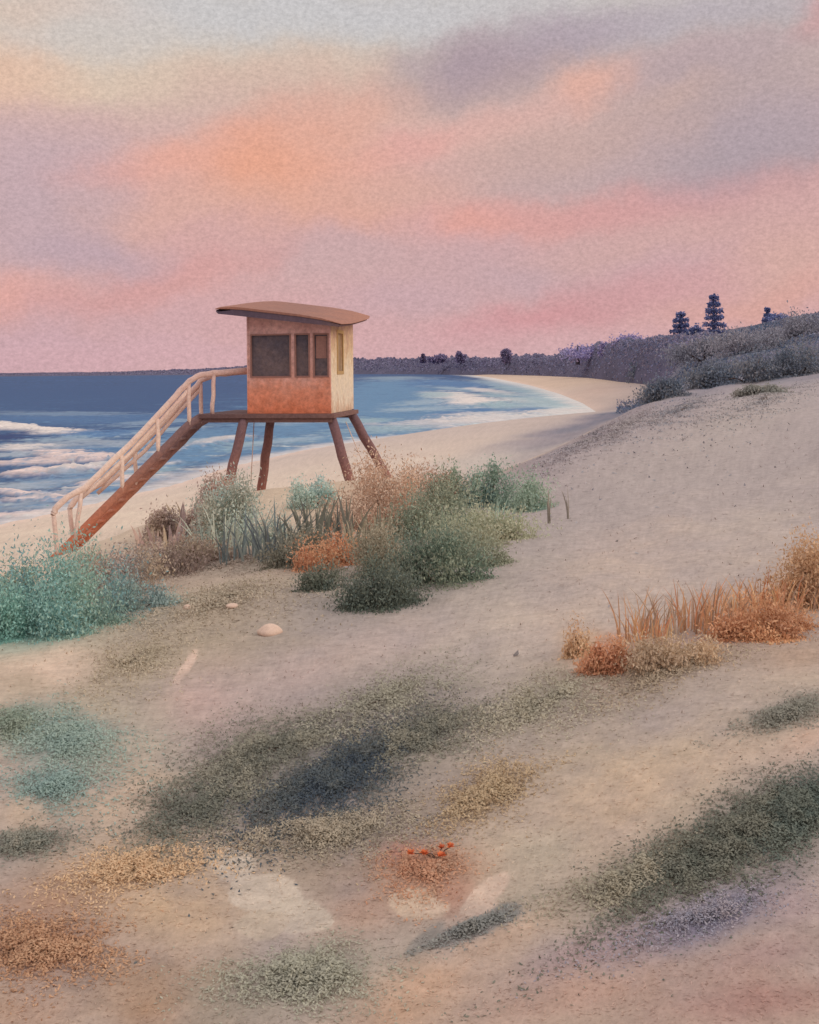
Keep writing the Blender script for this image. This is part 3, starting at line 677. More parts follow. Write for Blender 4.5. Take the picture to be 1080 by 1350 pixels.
M_string = mat_wash('rusty_timber', [(0, alb((164, 96, 72), 1.25)), (.45, alb((146, 100, 86), 1.2)), (.75, alb((120, 92, 92), 1.1)), (1, alb((112, 90, 94), 1.1))], lo=-.6, hi=dz, nscale=2.5, namp=.4, gscale=14, glo=.72, ghi=1.2)
M_rail = mat_wash('bleached_timber', [(0, alb((186, 162, 154), 1.25)), (.5, alb((204, 178, 168), 1.25)), (1, alb((184, 154, 150), 1.25))], lo=0, hi=dz + 1, nscale=5, namp=.9, gscale=18, glo=.75, ghi=1.12)
M_pane = mat_wash('dark_pane', [(0, alb((66, 66, 82))), (.5, alb((98, 84, 88))), (1, alb((72, 68, 82)))], lo=dz, hi=dz + 2, nscale=3.2, namp=1.4, gscale=10, glo=.7, ghi=1.3, rough=.35, bump=.1)
M_pane2 = mat_wash('brown_pane', [(0, alb((128, 104, 92))), (1, alb((158, 132, 108)))], lo=dz, hi=dz + 2, nscale=3, gscale=10)
M_frame = mat_wash('window_timber', [(0, alb((128, 92, 88))), (1, alb((140, 106, 102)))], lo=dz, hi=dz + 2, nscale=5, gscale=20)
M_frame2 = mat_wash('ochre_timber', [(0, alb((168, 136, 100))), (1, alb((180, 146, 104)))], lo=dz, hi=dz + 2, nscale=5, gscale=20)

def roof_u(x, y): return 2.11 + .12 * (WID - x) + .105 * y    # underside of the roof plane
def wall_front():
    mb = MB(); xs = [(0, .08, 0), (.08, 1.02, 1), (1.02, 1.17, 0), (1.17, 1.48, 1), (1.48, 1.62, 0), (1.62, 1.94, 1), (1.94, 2.0, 0)]
    for a, b, o in xs:
        t = [roof_u(a, 0), roof_u(b, 0), roof_u(b, .08), roof_u(a, .08)]
        if o:
            lbox(mb, a, b, 0, .08, 0, .89); lbox(mb, a, b, 0, .08, 1.86, t)
        else: lbox(mb, a, b, 0, .08, 0, t)
    return mb
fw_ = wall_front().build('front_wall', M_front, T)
def window(parent, x0, x1, z0, z1, pane, frame):
    mb = MB(); e = .035
    # proud casing round the opening
    lbox(mb, x0 - e, x0, -.02, .03, z0 - e, z1 + e); lbox(mb, x1, x1 + e, -.02, .03, z0 - e, z1 + e)
    lbox(mb, x0, x1, -.018, .03, z0 - e, z0); lbox(mb, x0, x1, -.018, .03, z1, z1 + e)
    f = mb.build('window', frame, parent)
    p = MB(); lbox(p, x0, x1, .04, .055, z0, z1)
    return f, p
def sub_part(mb, name, mat, root, par):
    o = mb.build(name, mat, root); o.parent = par; return o
for (x0, x1) in [(.082, 1.018), (1.172, 1.478), (1.622, 1.938)]:
    f, p = window(T, x0, x1, .892, 1.858, M_pane, M_frame)
    pane = p.build('pane', M_pane, T); pane.parent = f
# the last window is half boarded
mb = MB(); lbox(mb, 1.65, 1.91, .03, .038, 1.30, 1.83); q = mb.build('shutter_board', M_frame, T); q.parent = f
mb = MB()
for a, b, o in [(.085, .78, 0), (.78, 1.32, 1), (1.32, DEP, 0)]:
    def bx(z0, z1): lbox(mb, WID - .08, WID, a, b, z0, z1)
    t = [roof_u(WID - .08, a), roof_u(WID, a), roof_u(WID, b), roof_u(WID - .08, b)]
    if o: bx(0, 1.0); bx(1.92, t)
    else: bx(0, t)
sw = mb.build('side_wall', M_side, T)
mb = MB()
for (a, b, z0, z1) in [(.70, .78, .92, 2.0), (1.32, 1.40, .92, 2.0), (.78, 1.32, .92, 1.0), (.78, 1.32, 1.92, 2.0)]:
    lbox(mb, WID - .01, WID + .02, a, b, z0, z1)
f = mb.build('side_window', M_frame2, T)
mb = MB(); lbox(mb, WID - .06, WID - .045, .78, 1.32, 1.0, 1.92); q = mb.build('pane', M_pane2, T); q.parent = f
mb = MB()
lbox(mb, 0, .08, .085, DEP, 0, [roof_u(0, .085), roof_u(.08, .085), roof_u(.08, DEP), roof_u(0, DEP)])
lbox(mb, .085, WID - .085, DEP - .08, DEP - .002, 0, [roof_u(.08, DEP - .08), roof_u(WID - .08, DEP - .08), roof_u(WID - .08, DEP), roof_u(.08, DEP)])
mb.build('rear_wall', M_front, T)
# corner boards
mb = MB(); lbox(mb, -.03, .0, -.015, .07, .0, roof_u(0, 0) - .01); mb.build('corner_board', M_front, T)

# roof: a thin board with an upswept tapered left end
def roof(mb, y0, y1, zo, th, xs, ins=0.0):
    rows = []
    for y in np.linspace(y0, y1, 7):
        row = []
        for x, tp in xs:
            rnd = (abs(y - (y0 + y1) / 2) / ((y1 - y0) / 2)) ** 4
            row.append((x + rnd * .3 * (1 if x < -.3 else -.4 if x > 2.2 else 0), y, tp))
        rows.append(row)
    V, Fc = [], []; nx = len(xs)
    for s_ in (0, 1):
        for row in rows:
            for (x, y, tp) in row:
                droop = -.03 * max(0, -x - .3) ** 2
                zz = zo(x) if callable(zo) else zo
                V.append(L(x, y, roof_u(x, y) + zz + droop + (th * tp if s_ else 0)))
    n0 = nx * 7
    for j in range(6):
        for i in range(nx - 1):
            a = j * nx + i
            Fc.append((a, a + nx, a + nx + 1, a + 1)); Fc.append((n0 + a, n0 + a + 1, n0 + a + nx + 1, n0 + a + nx))
    for i in range(nx - 1):
        Fc.append((i, i + 1, n0 + i + 1, n0 + i)); a = 6 * nx + i; Fc.append((a + 1, a, n0 + a, n0 + a + 1))
    for j in range(6):
        a = j * nx; Fc.append((a + nx, a, n0 + a, n0 + a + nx)); a = j * nx + nx - 1; Fc.append((a, a + nx, n0 + a + nx, n0 + a))
    mb.add(V, Fc)
FX, FT = [-.92, -.6, -.1, 1.4, 2.0, 2.5], [.3, .75, 1, .9, .7, .3]
XS = [(-.92, .35), (-.8, .75), (-.5, 1), (0, 1), (.7, 1), (1.4, .95), (1.9, .8), (2.25, .5), (2.5, .25)]
mb = MB(); roof(mb, -.42, 2.95, lambda x: float(np.interp(x, FX, FT)) * .15 - .008, .06, XS); mb.build('roof', M_roof, T, bevel=.01)
mb = MB(); roof(mb, -.405, 2.9, -.01, .15, [(x, float(np.interp(x, FX, FT))) for x in (-.9, -.6, -.3, 0, .7, 1.4, 2.0, 2.3, 2.44)]); mb.build('fascia', M_fascia, T)

# deck with a platform to the left where the stairs arrive
mb = MB(); lbox(mb, -1.2, WID + .12, -.12, DEP + .05, -.11, -.004); mb.build('deck', M_deck, T, bevel=.01)
for y_ in (-.06, 2.5):
    mb = MB(); lbox(mb, -1.12, WID + .04, y_, y_ + .08, -.21, -.112); mb.build('joist', M_deck, T)

def leg(t, b):
    t, b = P(*t), P(*b)
    d = (b - t) / (b[2] - t[2]); zb = H(b[0], b[1]) - .35
    b2 = t + d * (zb - t[2])
    mb = MB(); mb.tube(fine([t + d * .06, b2], 9, .008), [.118] * 9 + [.128], 8, wob=.1)
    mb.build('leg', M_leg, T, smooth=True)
leg((322, 553, 25.35), (303, 632, 25.15)); leg((357, 551, 27.4), (346, 634, 27.6))
leg((438, 553, 25.1), (459, 626, 24.95)); leg((463, 545, 27.3), (509, 626, 27.7))
# slender sway rods between the stilts
def rod(a, b):
    mb = MB(); mb.tube([P(*a), P(*b)], .012, 6); mb.build('sway_rod', M_rail, T, smooth=True)
rod((335, 556, 26.6), (331, 634, 26.4)); rod((456, 556, 26.4), (486, 628, 26.6))

# stairs
def sd_(px): return 24.3 + (px - 78) / (262 - 78) * 1.15
def S(px, py, o=0.0): return P(px, py, sd_(px)) + EY * o
st_path = [(266, 549), (248, 560), (225, 583), (160, 648), (110, 698), (66, 742)]
far_off = .8
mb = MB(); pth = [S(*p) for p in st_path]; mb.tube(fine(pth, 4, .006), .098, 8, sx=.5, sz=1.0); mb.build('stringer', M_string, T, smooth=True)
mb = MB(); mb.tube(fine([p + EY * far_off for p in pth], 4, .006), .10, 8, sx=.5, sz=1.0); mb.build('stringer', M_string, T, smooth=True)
for i in range(13):
    t = (i + .5) / 13
    q = pth[1] + (pth[-1] - pth[1]) * t
    mb = MB(); mb.hexa([q + EX * a + EY * b + EZ * c for c in (-.02, .015) for a, b in ((-.09, .06), (.09, .06), (.09, far_off - .06), (-.09, far_off - .06))]); mb.build('tread', M_string, T)
rail_path = [(330, 488), (290, 491), (266, 494), (250, 502), (232, 522), (170, 588), (112, 643), (88, 656), (73, 671), (70, 678)]
for o in (0, far_off):
    mb = MB(); mb.tube(fine([S(x, y, o) for x, y in rail_path], 3, .008), .075, 8, sx=.8, sz=1.0, wob=.12); mb.build('handrail', M_rail, T, smooth=True)
    mid = [(250, 512), (172, 598), (108, 656)]
    mb = MB(); mb.tube(fine([S(x, y, o) for x, y in mid], 4, .008), .05, 8, sx=.6, wob=.12); mb.build('lower_rail', M_rail, T, smooth=True)
    for (x0, y0, x1, y1) in [(70, 674, 77, 736), (107, 650, 99, 712), (160, 600, 162, 648), (207, 550, 210, 600), (249, 505, 250, 560), (282, 493, 280, 548)]:
        if o and x0 in (107, 207, 282): continue
        mb = MB(); mb.tube(fine([S(x0, y0, o), S(x1, y1, o)], 4, .006), .05, 8, wob=.12); mb.build('rail_post', M_rail, T, smooth=True)

# ------------------------------------------------------------------ headland beyond the bay
HL = [  # column, row of the foot, row of the top, distance
    (-40, 495.2, 492.9, 5900), (60, 494.9, 492.2, 5600), (130, 494.6, 491.4, 5300), (200, 494, 490, 5000), (280, 493.8, 486.5, 4700), (340, 493.6, 483, 4300), (470, 492.5, 476, 3400), (520, 492.0, 475, 2900), (560, 491.8, 474.5, 2500),
    (600, 492.5, 473.5, 2000), (640, 494.5, 474, 1450), (690, 498, 473, 900), (735, 499.5, 470, 640), (775, 500.5, 461, 500), (815, 502, 451, 350), (860, 508, 447, 270), (890, 512, 445, 245), (930, 514, 443, 235), (980, 516, 440, 230)]
HLa = np.array(HL, float)
def hl_at(px):
    return [np.interp(px, HLa[:, 0], HLa[:, i]) for i in (1, 2)] + [np.exp(np.interp(px, HLa[:, 0], np.log(HLa[:, 3])))]
nU, nV = 420, 22
V = np.zeros((nU, nV, 3)); colr = np.zeros((nU, nV, 3))
us = np.linspace(-40, 980, nU)
for i, px in enumerate(us):
    fy, ty, d = hl_at(px)
    zb = P(px, fy, d)[2]; d2 = d * 1.18
    top = P(px, ty, d2)[2]
    for j in range(nV):
        t = j / (nV - 1); dd = d * (1 + .18 * min(t / .8, 1.3)) if j else d * .995
        k = math.sin(min(t / .8, 1.25) * math.pi / 2)
        q = P(px, fy, dd); zz = min(zb, 2) - 3 if j == 0 else zb + (top - zb) * k
        V[i, j] = (q[0], q[1], zz)
bump = fbm(us[:, None] * .09 + 0 * np.arange(nV)[None], np.arange(nV)[None] * .5 + 0 * us[:, None], 8, 5, .6)
amp = (V[:, -5, 2] - V[:, 0, 2] * 0)[:, None] * .07
V[:, :, 2] += bump * amp * np.linspace(0, 1, nV)[None] ** .7
idx = np.arange(nU * nV).reshape(nU, nV)
Fc = np.stack([idx[:-1, :-1], idx[1:, :-1], idx[1:, 1:], idx[:-1, 1:]], -1).reshape(-1, 4)
far_col = np.array([alb((88, 84, 104))] * (nU * nV)) * (1 + .18 * bump.ravel()[:, None])
M_hill = mat_attr('headland_scrub', .02, 12, .75, .8, 1.2)
hd = mesh_obj('headland', V.reshape(-1, 3), Fc, M_hill, col=far_col, smooth=True)
tag(hd, 'long dark headland across the bay', 'headland', kind='structure')
# tree cover of the headland: one far wood
n = 26000
px = rng.uniform(-30, 985, n); t = rng.beta(1.6, 1.0, n)
cen = np.zeros((n, 3)); ddv = np.zeros(n)
for i in range(n):
    fy, ty, d = hl_at(px[i]); tt = t[i]
    dd = d * (1 + .18 * tt); zb = P(px[i], fy, d)[2]; top = P(px[i], ty, d * 1.18)[2]
    q = P(px[i], fy, dd); cen[i] = (q[0], q[1], zb + (top - zb) * math.sin(tt * math.pi / 2)); ddv[i] = dd
fac = np.interp(px, [90, 330, 470, 600, 985], [.15, .5, .8, 1, 1])
cl = fbm(px * .07, t * 2, 15, 4, .6)
cen[:, 2] += ddv / F * (rng.uniform(-1, 1.6, n) + 7.0 * np.clip(cl + .05, -.1, 1) + 4 * np.clip(fbm(px * .25, t * 3, 19, 3), 0, 1)) * fac
Ls = ddv / F * rng.uniform(2.0, 4.6, n) * (.5 + .5 * fac)
dr = rng.normal(size=(n, 3)); dr[:, 1] *= .5
wc = pick([(90, 86, 106), (84, 82, 102), (96, 90, 108), (86, 84, 100)], n, 2.0) * rng.uniform(.9, 1.1, (n, 1))
near = sstep(640, 900, px)[:, None]
wc = wc * (1 - near) + near * pick([(92, 90, 112), (100, 94, 112), (82, 86, 106), (110, 100, 110)], n, 2.0)
Vv, Ff, cc_ = leaves(cen, dr, Ls, Ls * .75, wc)
wd = mesh_obj('distant_wood', Vv, Ff, M_wood, col=cc_)
tag(wd, 'low dark wood covering the headland across the bay', 'wood', kind='stuff')

# single trees that stand out of it
def far_tree(name, label, pxc, foot, top, wpx, d, cols, conical=True, group=None, tiers=6):
    base = P(pxc, foot, d); mpp = d / F; h = (foot - top) * mpp; w_ = wpx * mpp / 2
    root = empty(name, base, label, 'tree', group)
    mb = MB(); mb.tube([base - EZ * 1.0, base + EZ * h * .5, base + EZ * h * .96], [w_ * .1, w_ * .07, w_ * .02], 7); mb.build('trunk', M_bark, root, smooth=True)
    cs, ds, n_ = [], [], 0
    if conical:
        for k in range(tiers):
            f = k / (tiers - 1); zc = h * (.16 + .76 * f); rr = 1.12 * w_ * (1.0 - .58 * f ** 1.1) * rng.uniform(.85, 1.12)
            m_ = int(520 * (1 - .55 * f))
            an = rng.uniform(0, 2 * math.pi, m_); q = np.sqrt(rng.uniform(0, 1, m_))
            cs.append(np.stack([np.cos(an) * q * rr, np.sin(an) * q * rr, zc - q * .012 * h + rng.normal(0, h * .62 / tiers * .3, m_)], 1))
            ds.append(np.stack([np.cos(an), np.sin(an), rng.normal(0, .5, m_)], 1))
        m_ = 420; f = rng.uniform(0, 1, m_); q = rng.normal(0, .24, (m_, 2)) * (w_ * (1 - .75 * f))[:, None]
        cs.append(np.stack([q[:, 0], q[:, 1], h * (.06 + .9 * f)], 1)); ds.append(rng.normal(size=(m_, 3)))
        m_ = 40; cs.append(np.stack([rng.normal(0, w_ * .06, m_), rng.normal(0, w_ * .06, m_), h * rng.uniform(.9, 1.0, m_)], 1)); ds.append(np.tile([0, 0, 1.0], (m_, 1)) + rng.normal(0, .2, (m_, 3)))
    else:
        for k in range(11):
            q = rng.normal(size=3); q /= np.linalg.norm(q); o = np.array([q[0] * w_ * .6, q[1] * w_ * .5, h * (.55 + .3 * q[2])])
            o[2] = max(o[2], h * .3); cs.append(o + rng.normal(size=(130, 3)) * np.array([w_ * .24, w_ * .24, h * .13])); ds.append(rng.normal(size=(130, 3)))
    cs, ds = np.concatenate(cs), np.concatenate(ds)
    Lf = mpp * rng.uniform(2.0, 4.2, len(cs))
    V_, F_, c_ = leaves(cs + base, ds + 1e-6, Lf, Lf * .6, pick(cols, len(cs), 3.2) * rng.uniform(.8, 1.2, (len(cs), 1)))
    mesh_obj('crown', V_, F_, M_wood, root, col=c_)
PINE = [(62, 68, 94), (74, 76, 102), (56, 60, 84)]
far_tree('pine_tree', 'tall tiered pine, the highest tree on the headland skyline', 942, 446, 387, 29, 305, PINE, group='pines on the headland', tiers=6)
far_tree('pine_tree', 'shorter broad pine left of the tallest pine on the skyline', 898, 450, 411, 28, 318, PINE, group='pines on the headland', tiers=5)
far_tree('pine_tree', 'small pointed pine poking out of the scrub on the right hill crest', 1012, 434, 406, 13, 240, PINE, group='pines on the headland', tiers=4)
far_tree('round_tree', 'low round tree right beside the shorter broad pine', 918, 449, 430, 24, 312, PINE, False)
far_tree('round_tree', 'bushy round tree beside the small pointed pine on the hill crest', 1026, 433, 413, 36, 238, PINE, False)
DK = [(72, 66, 86), (64, 60, 80), (84, 74, 92)]
far_tree('pointed_tree', 'tiny pointed tree on the far shore just right of the hut', 558, 478, 467, 7, 2400, DK, True, tiers=4)
far_tree('round_tree', 'dark rounded tree on the far shore right of the tiny pointed tree', 577, 479, 468, 26, 2200, DK, False)
far_tree('round_tree', 'narrow square topped tree in the middle of the far shore', 607, 480, 465, 14, 1900, DK, False)
far_tree('round_tree', 'lone upright bushy tree on the far shore above the pale beach tip', 667, 480, 462, 15, 1150, DK, False)
MV = [(92, 86, 112), (82, 78, 104), (104, 94, 112)]
far_tree('round_tree', 'wide mauve tree clump at left end of the higher wooded ridge', 762, 478, 454, 60, 520, MV, False)
far_tree('round_tree', 'tall mauve tree clump in the middle of the wooded ridge', 832, 470, 443, 58, 405, MV, False)
far_tree('round_tree', 'small tree bump between the two mauve clumps', 797, 472, 452, 18, 455, MV, False)

# ------------------------------------------------------------------ coastal scrub on the hill at the right
SC = [(70, 80, 100), (84, 90, 106), (60, 74, 96), (98, 98, 106)]
SL = [(102, 102, 118), (114, 110, 122), (92, 94, 112)]
scrub = [
    ('ragged dark scrub bush at the left tip of the hill scrub, nearest the beach', 882, 524, 62, 26, SC), ('dark scrub bush just up the hill from the leftmost scrub bush', 935, 510, 74, 30, SC),
    ('broad blue scrub bush in the middle of the hill slope', 990, 502, 100, 40, SC), ('blue scrub bush on the slope at the right picture edge', 1056, 494, 84, 44, SC),
    ('pale mauve scrub above the broad blue bush', 1000, 462, 110, 30, SL), ('pale mauve scrub under the tallest pine', 930, 474, 100, 28, SL), ('mauve scrub high on the hill at the right picture edge', 1058, 446, 80, 34, SL),
    ('small blue bush on the far beach edge under the wooded ridge', 862, 498, 60, 26, SC), ('thin grey green scrub on the sand below the blue bushes', 1000, 520, 60, 16, [(120, 116, 112), (106, 108, 108)])]
for lb, px_, py_, w_, h_, co in scrub:
    shrub('scrub_bush', lb, 'bush', px_, py_, w_, h_, co, 2600, leaf=4.2, group='scrub bushes on the hill', clumps=16, slender=.5)

# close cover of heath over the whole hill
n = 130000
lr_ = rng.uniform(math.log(34), math.log(420), n); tt = rng.uniform(R(11), R(26), n); X = np.sin(tt) * np.exp(lr_); Y = np.cos(tt) * np.exp(lr_)
cd_ = crest_dist(X, Y); nn = fbm(X * .06, Y * .03, 71, 4, .6)
ok = (rng.random(n) < np.maximum(sstep(70, 95, Y + 26 * nn), .16 * sstep(34, 66, Y + 18 * nn) * sstep(-.1, .5, nn)) * sstep(-10, -4, cd_ + 5 * nn)); X, Y, nn = X[ok], Y[ok], nn[ok]; n = len(X)
D_ = np.hypot(X, Y); Lh = D_ / F * rng.uniform(2.2, 4.4, n)
hz_ = np.clip((Y - 40) / 40, .12, 1) * np.clip(.3 + 1.3 * fbm(X * .11, Y * .06, 72, 4, .6), 0, 1) * 1.5
Zg = H(X, Y) + hz_ * rng.random(n) ** .7
pal = [np.array([alb(c, 1.6) for c in q]) for q in ([(106, 104, 120), (116, 110, 122), (98, 98, 116)], [(80, 88, 106), (70, 80, 100), (92, 96, 110)])]
pk = rng.integers(0, 3, n); blue = (rng.random(n) < np.clip(.45 + 1.8 * fbm(X * .05 + 9, Y * .03, 73, 3), .05, .95))[:, None]
hc = np.where(blue, pal[1][pk], pal[0][pk]) * rng.uniform(.8, 1.2, (n, 1))
Vv, Ff, cc_ = leaves(np.stack([X, Y, Zg], 1), rng.normal(size=(n, 3)), Lh, Lh * .55, hc, .2)
hs = mesh_obj('hill_heath', Vv, Ff, M_wood, col=cc_)
tag(hs, 'low mauve and blue heath covering the hill at the right', 'heath', kind='stuff')

# ------------------------------------------------------------------ plants along the dune edge, under and beside the hut
TEAL = [(84, 128, 132), (104, 142, 140), (76, 112, 122), (122, 146, 136)]
GREYT = [(138, 158, 156), (156, 168, 160), (120, 140, 140), (150, 146, 136)]
MAUVE = [(140, 118, 114), (152, 130, 122), (126, 108, 108), (146, 128, 112)]
OLIVE = [(118, 122, 106), (104, 114, 100), (136, 132, 112), (92, 104, 94)]
GREEN = [(92, 114, 102), (110, 128, 112), (80, 102, 96), (128, 136, 116)]
DARKG = [(80, 92, 84), (92, 100, 90), (66, 80, 78), (108, 110, 98)]
PEACH = [(172, 140, 122), (160, 128, 112), (180, 152, 134), (150, 126, 114)]
RUST = [(172, 116, 86), (160, 106, 80), (180, 132, 100), (152, 110, 88)]
OCHRE = [(172, 138, 108), (160, 126, 98), (182, 150, 120), (150, 120, 98)]
BROWN = [(150, 116, 92), (136, 104, 84), (164, 128, 100), (124, 104, 92)]
INDIGO = [(66, 74, 90), (78, 82, 92), (56, 66, 86), (92, 90, 90)]
DUSK = [(104, 100, 90), (92, 90, 84), (118, 110, 98), (84, 84, 82)]

shrub('shrub', 'bright teal shrub hiding the foot of the stairs', 'shrub', 62, 826, 150, 96, TEAL, 9000, 5.5, 'shrubs along the dune edge', clumps=22)
shrub('shrub', 'olive topped shrub just under the lowest stair post', 'shrub', 108, 775, 80, 52, [(110, 130, 116), (122, 126, 108), (96, 118, 112)], 3200, 5, 'shrubs along the dune edge')
shrub('shrub', 'small grey olive sprig shrub at the left of the teal shrub', 'shrub', 24, 786, 44, 36, [(126, 134, 118), (112, 124, 110)], 1100, 5, 'shrubs along the dune edge', clumps=8)
shrub('shrub', 'pale teal shrub cut off by the left picture edge', 'shrub', -10, 840, 70, 60, [(120, 160, 154), (136, 168, 160), (100, 148, 146)], 2600, 5, 'shrubs along the dune edge')
shrub('shrub', 'mauve brown shrub right of the teal shrub', 'shrub', 160, 786, 110, 66, MAUVE + [(112, 118, 124)], 4200, 5, 'shrubs along the dune edge')
shrub('shrub', 'low blue teal shrub in front of the mauve brown shrub', 'shrub', 178, 800, 80, 40, [(108, 126, 130), (122, 136, 132), (96, 116, 122)], 2200, 5, 'shrubs along the dune edge')
shrub('shrub', 'square topped taupe shrub left of the pointed broad blades', 'shrub', 208, 714, 56, 46, MAUVE, 2200, 4.6, 'shrubs along the dune edge', soft=.7)
shrub('shrub', 'second taupe shrub between the square topped one and the pale blue green one', 'shrub', 252, 706, 50, 44, MAUVE, 2000, 4.6, 'shrubs along the dune edge', soft=.75)
shrub('shrub', 'pale blue green shrub at the feet of the two left stilts', 'shrub', 318, 716, 110, 78, GREYT, 5200, 4.8, 'shrubs along the dune edge', clumps=22, soft=.85)
shrub('shrub', 'low mauve shrub round the foot of the leftmost stilt', 'shrub', 288, 668, 56, 38, MAUVE + [(160, 128, 122)], 1700, 4.4, 'shrubs along the dune edge', soft=.8)
shrub('shrub', 'pale blue shrub with two rounded heads between the stilt pairs', 'shrub', 408, 668, 60, 36, [(140, 166, 168), (156, 172, 166), (128, 152, 156)], 1700, 4.4, 'shrubs along the dune edge', soft=.75)
shrub('shrub', 'peach red shrub round the feet of the two right stilts', 'shrub', 500, 690, 110, 78, PEACH, 5000, 4.8, 'shrubs along the dune edge', clumps=20, soft=.9)
shrub('shrub', 'brown shrub behind the peach red shrub', 'shrub', 566, 660, 70, 46, [(158, 124, 108), (144, 116, 102), (130, 112, 100)], 2300, 4.6, 'shrubs along the dune edge')
shrub('shrub', 'olive green shrub right of the peach red shrub', 'shrub', 570, 704, 100, 70, OLIVE, 4600, 4.8, 'shrubs along the dune edge', clumps=18)
shrub('shrub', 'upright dark green shrub left of the teal green twin headed shrub', 'shrub', 596, 664, 44, 50, GREEN, 1700, 4.6, 'shrubs along the dune edge', soft=.8)
shrub('shrub', 'teal green shrub with a tall rounded head at the dune crest', 'shrub', 648, 668, 62, 58, [(100, 126, 118), (116, 138, 126), (88, 114, 114)], 2600, 4.6, 'shrubs along the dune edge', soft=.8)
shrub('shrub', 'paler teal green shrub at the right end of the crest shrubs', 'shrub', 690, 672, 56, 44, [(118, 138, 126), (132, 146, 130), (104, 126, 120)], 1800, 4.6, 'shrubs along the dune edge')
shrub('shrub', 'grey green low shrub below the crest shrubs', 'shrub', 630, 716, 130, 50, [(138, 140, 120), (126, 132, 114), (150, 144, 124)], 3600, 4.8, 'shrubs along the dune edge')
shrub('shrub', 'rust orange shrub among the dark spiky blades', 'shrub', 440, 746, 76, 46, RUST + [(160, 116, 88)], 2600, 4.8, 'shrubs along the dune edge')
shrub('shrub', 'dark bottle green shrub on the sand below the rust orange one', 'shrub', 500, 796, 110, 62, DARKG, 5600, 5, 'low dark shrubs on the dune', bright=1.2, soft=1.15, clumps=20)
shrub('shrub', 'dark green shrub sloping up towards the crest shrubs', 'shrub', 580, 768, 120, 66, DARKG + GREEN, 5600, 5, 'low dark shrubs on the dune', bright=1.2, soft=1.15, clumps=20)
shrub('shrub', 'ragged dark green shrub left of the bottle green one', 'shrub', 424, 776, 60, 34, DARKG, 1700, 5, 'low dark shrubs on the dune', bright=1.2, soft=1.15)

shrub('shrub', 'olive taupe shrub filling the gap below the peach red shrub', 'shrub', 520, 748, 100, 50, [(138, 126, 110), (128, 122, 106), (146, 132, 116)], 3400, 4.8, 'shrubs along the dune edge', bright=1.3)
shrub('shrub', 'grey green shrub joining the crest shrubs to the sloping dark green shrub', 'shrub', 612, 742, 90, 44, [(124, 128, 112), (112, 120, 106), (134, 136, 120)], 3200, 4.8, 'shrubs along the dune edge', bright=1.3)
shrub('shrub', 'low dark olive shrub at the feet of the tall dark spikes', 'shrub', 404, 742, 80, 40, [(112, 110, 100), (124, 118, 106), (104, 104, 96)], 2800, 4.8, 'shrubs along the dune edge', bright=1.3)
shrub('shrub', 'thin taupe shrub on the slope left of the slate blades', 'shrub', 250, 748, 120, 36, MAUVE, 3000, 4.8, 'shrubs along the dune edge', bright=1.2)

# pointed dune grass and broad blades
tuft('blade_clump', 'broad pointed taupe blades standing alone against the pale beach', 'dune grass', 240, 712, 60, 62, MAUVE, 14, 10, .35, 'blade clumps along the dune edge')
tuft('blade_clump', 'short taupe blades in front of the square topped shrub', 'dune grass', 212, 722, 60, 40, MAUVE, 16, 9, .3, 'blade clumps along the dune edge')
tuft('blade_clump', 'slate grey leaning blades in front of the pale blue green shrub', 'dune grass', 330, 736, 80, 86, [(98, 106, 108), (112, 116, 114), (86, 92, 94)], 40, 4.6, .5, 'blade clumps along the dune edge')
tuft('blade_clump', 'dark slate blades right of the pale blue green shrub', 'dune grass', 372, 736, 60, 90, [(84, 88, 88), (98, 98, 94), (74, 78, 82)], 36, 5, .45, 'blade clumps along the dune edge')
for lb, px_, py_, w_, h_, co, n_ in [('sparse grey green blades at the left of the slate leaning blades', 290, 728, 60, 74, [(126, 130, 124), (138, 138, 128)], 22),
    ('thin dark blades between the slate blades and the tall dark spikes', 392, 734, 46, 70, [(96, 98, 94), (108, 106, 98)], 24), ('short olive blades right of the dark spiky blades', 478, 722, 50, 50, [(128, 118, 104), (116, 110, 98)], 24),
    ('grey green blades in front of the olive green shrub', 586, 706, 90, 52, [(122, 126, 112), (110, 118, 106)], 34), ('short teal green blades under the twin headed shrub', 660, 694, 54, 42, [(124, 136, 124), (112, 126, 116)], 30)]:
    tuft('blade_clump', lb, 'dune grass', px_, py_, w_, h_, co, n_, 4, .4, 'blade clumps along the dune edge')
tuft('blade_clump', 'tall dark spiky blades below the two headed pale blue shrub', 'dune grass', 412, 728, 50, 88, [(88, 88, 82), (100, 98, 90), (78, 78, 76)], 36, 6, .3, 'blade clumps along the dune edge')
tuft('blade_clump', 'dark spiky blades left of the peach red shrub', 'dune grass', 452, 718, 40, 78, [(96, 92, 86), (108, 102, 92), (84, 82, 80)], 24, 6, .3, 'blade clumps along the dune edge')
tuft('blade_clump', 'olive blades rising in front of the peach red shrub', 'dune grass', 508, 712, 60, 56, [(126, 116, 100), (112, 106, 94)], 16, 6, .3, 'blade clumps along the dune edge')
tuft('blade_clump', 'thin brown blades between peach red and olive shrubs', 'dune grass', 540, 690, 36, 50, [(120, 106, 92), (108, 98, 88)], 10, 4, .3, 'blade clumps along the dune edge')
tuft('blade_clump', 'two thin dark blades right of the crest shrubs', 'dune grass', 724, 690, 16, 58, [(118, 108, 100), (108, 100, 94)], 4, 3.4, .2, 'blade clumps along the dune edge')
tuft('blade_clump', 'lone thin blades standing furthest right of the crest shrubs', 'dune grass', 750, 684, 14, 48, [(124, 114, 104), (112, 104, 98)], 4, 3.0, .2, 'blade clumps along the dune edge')
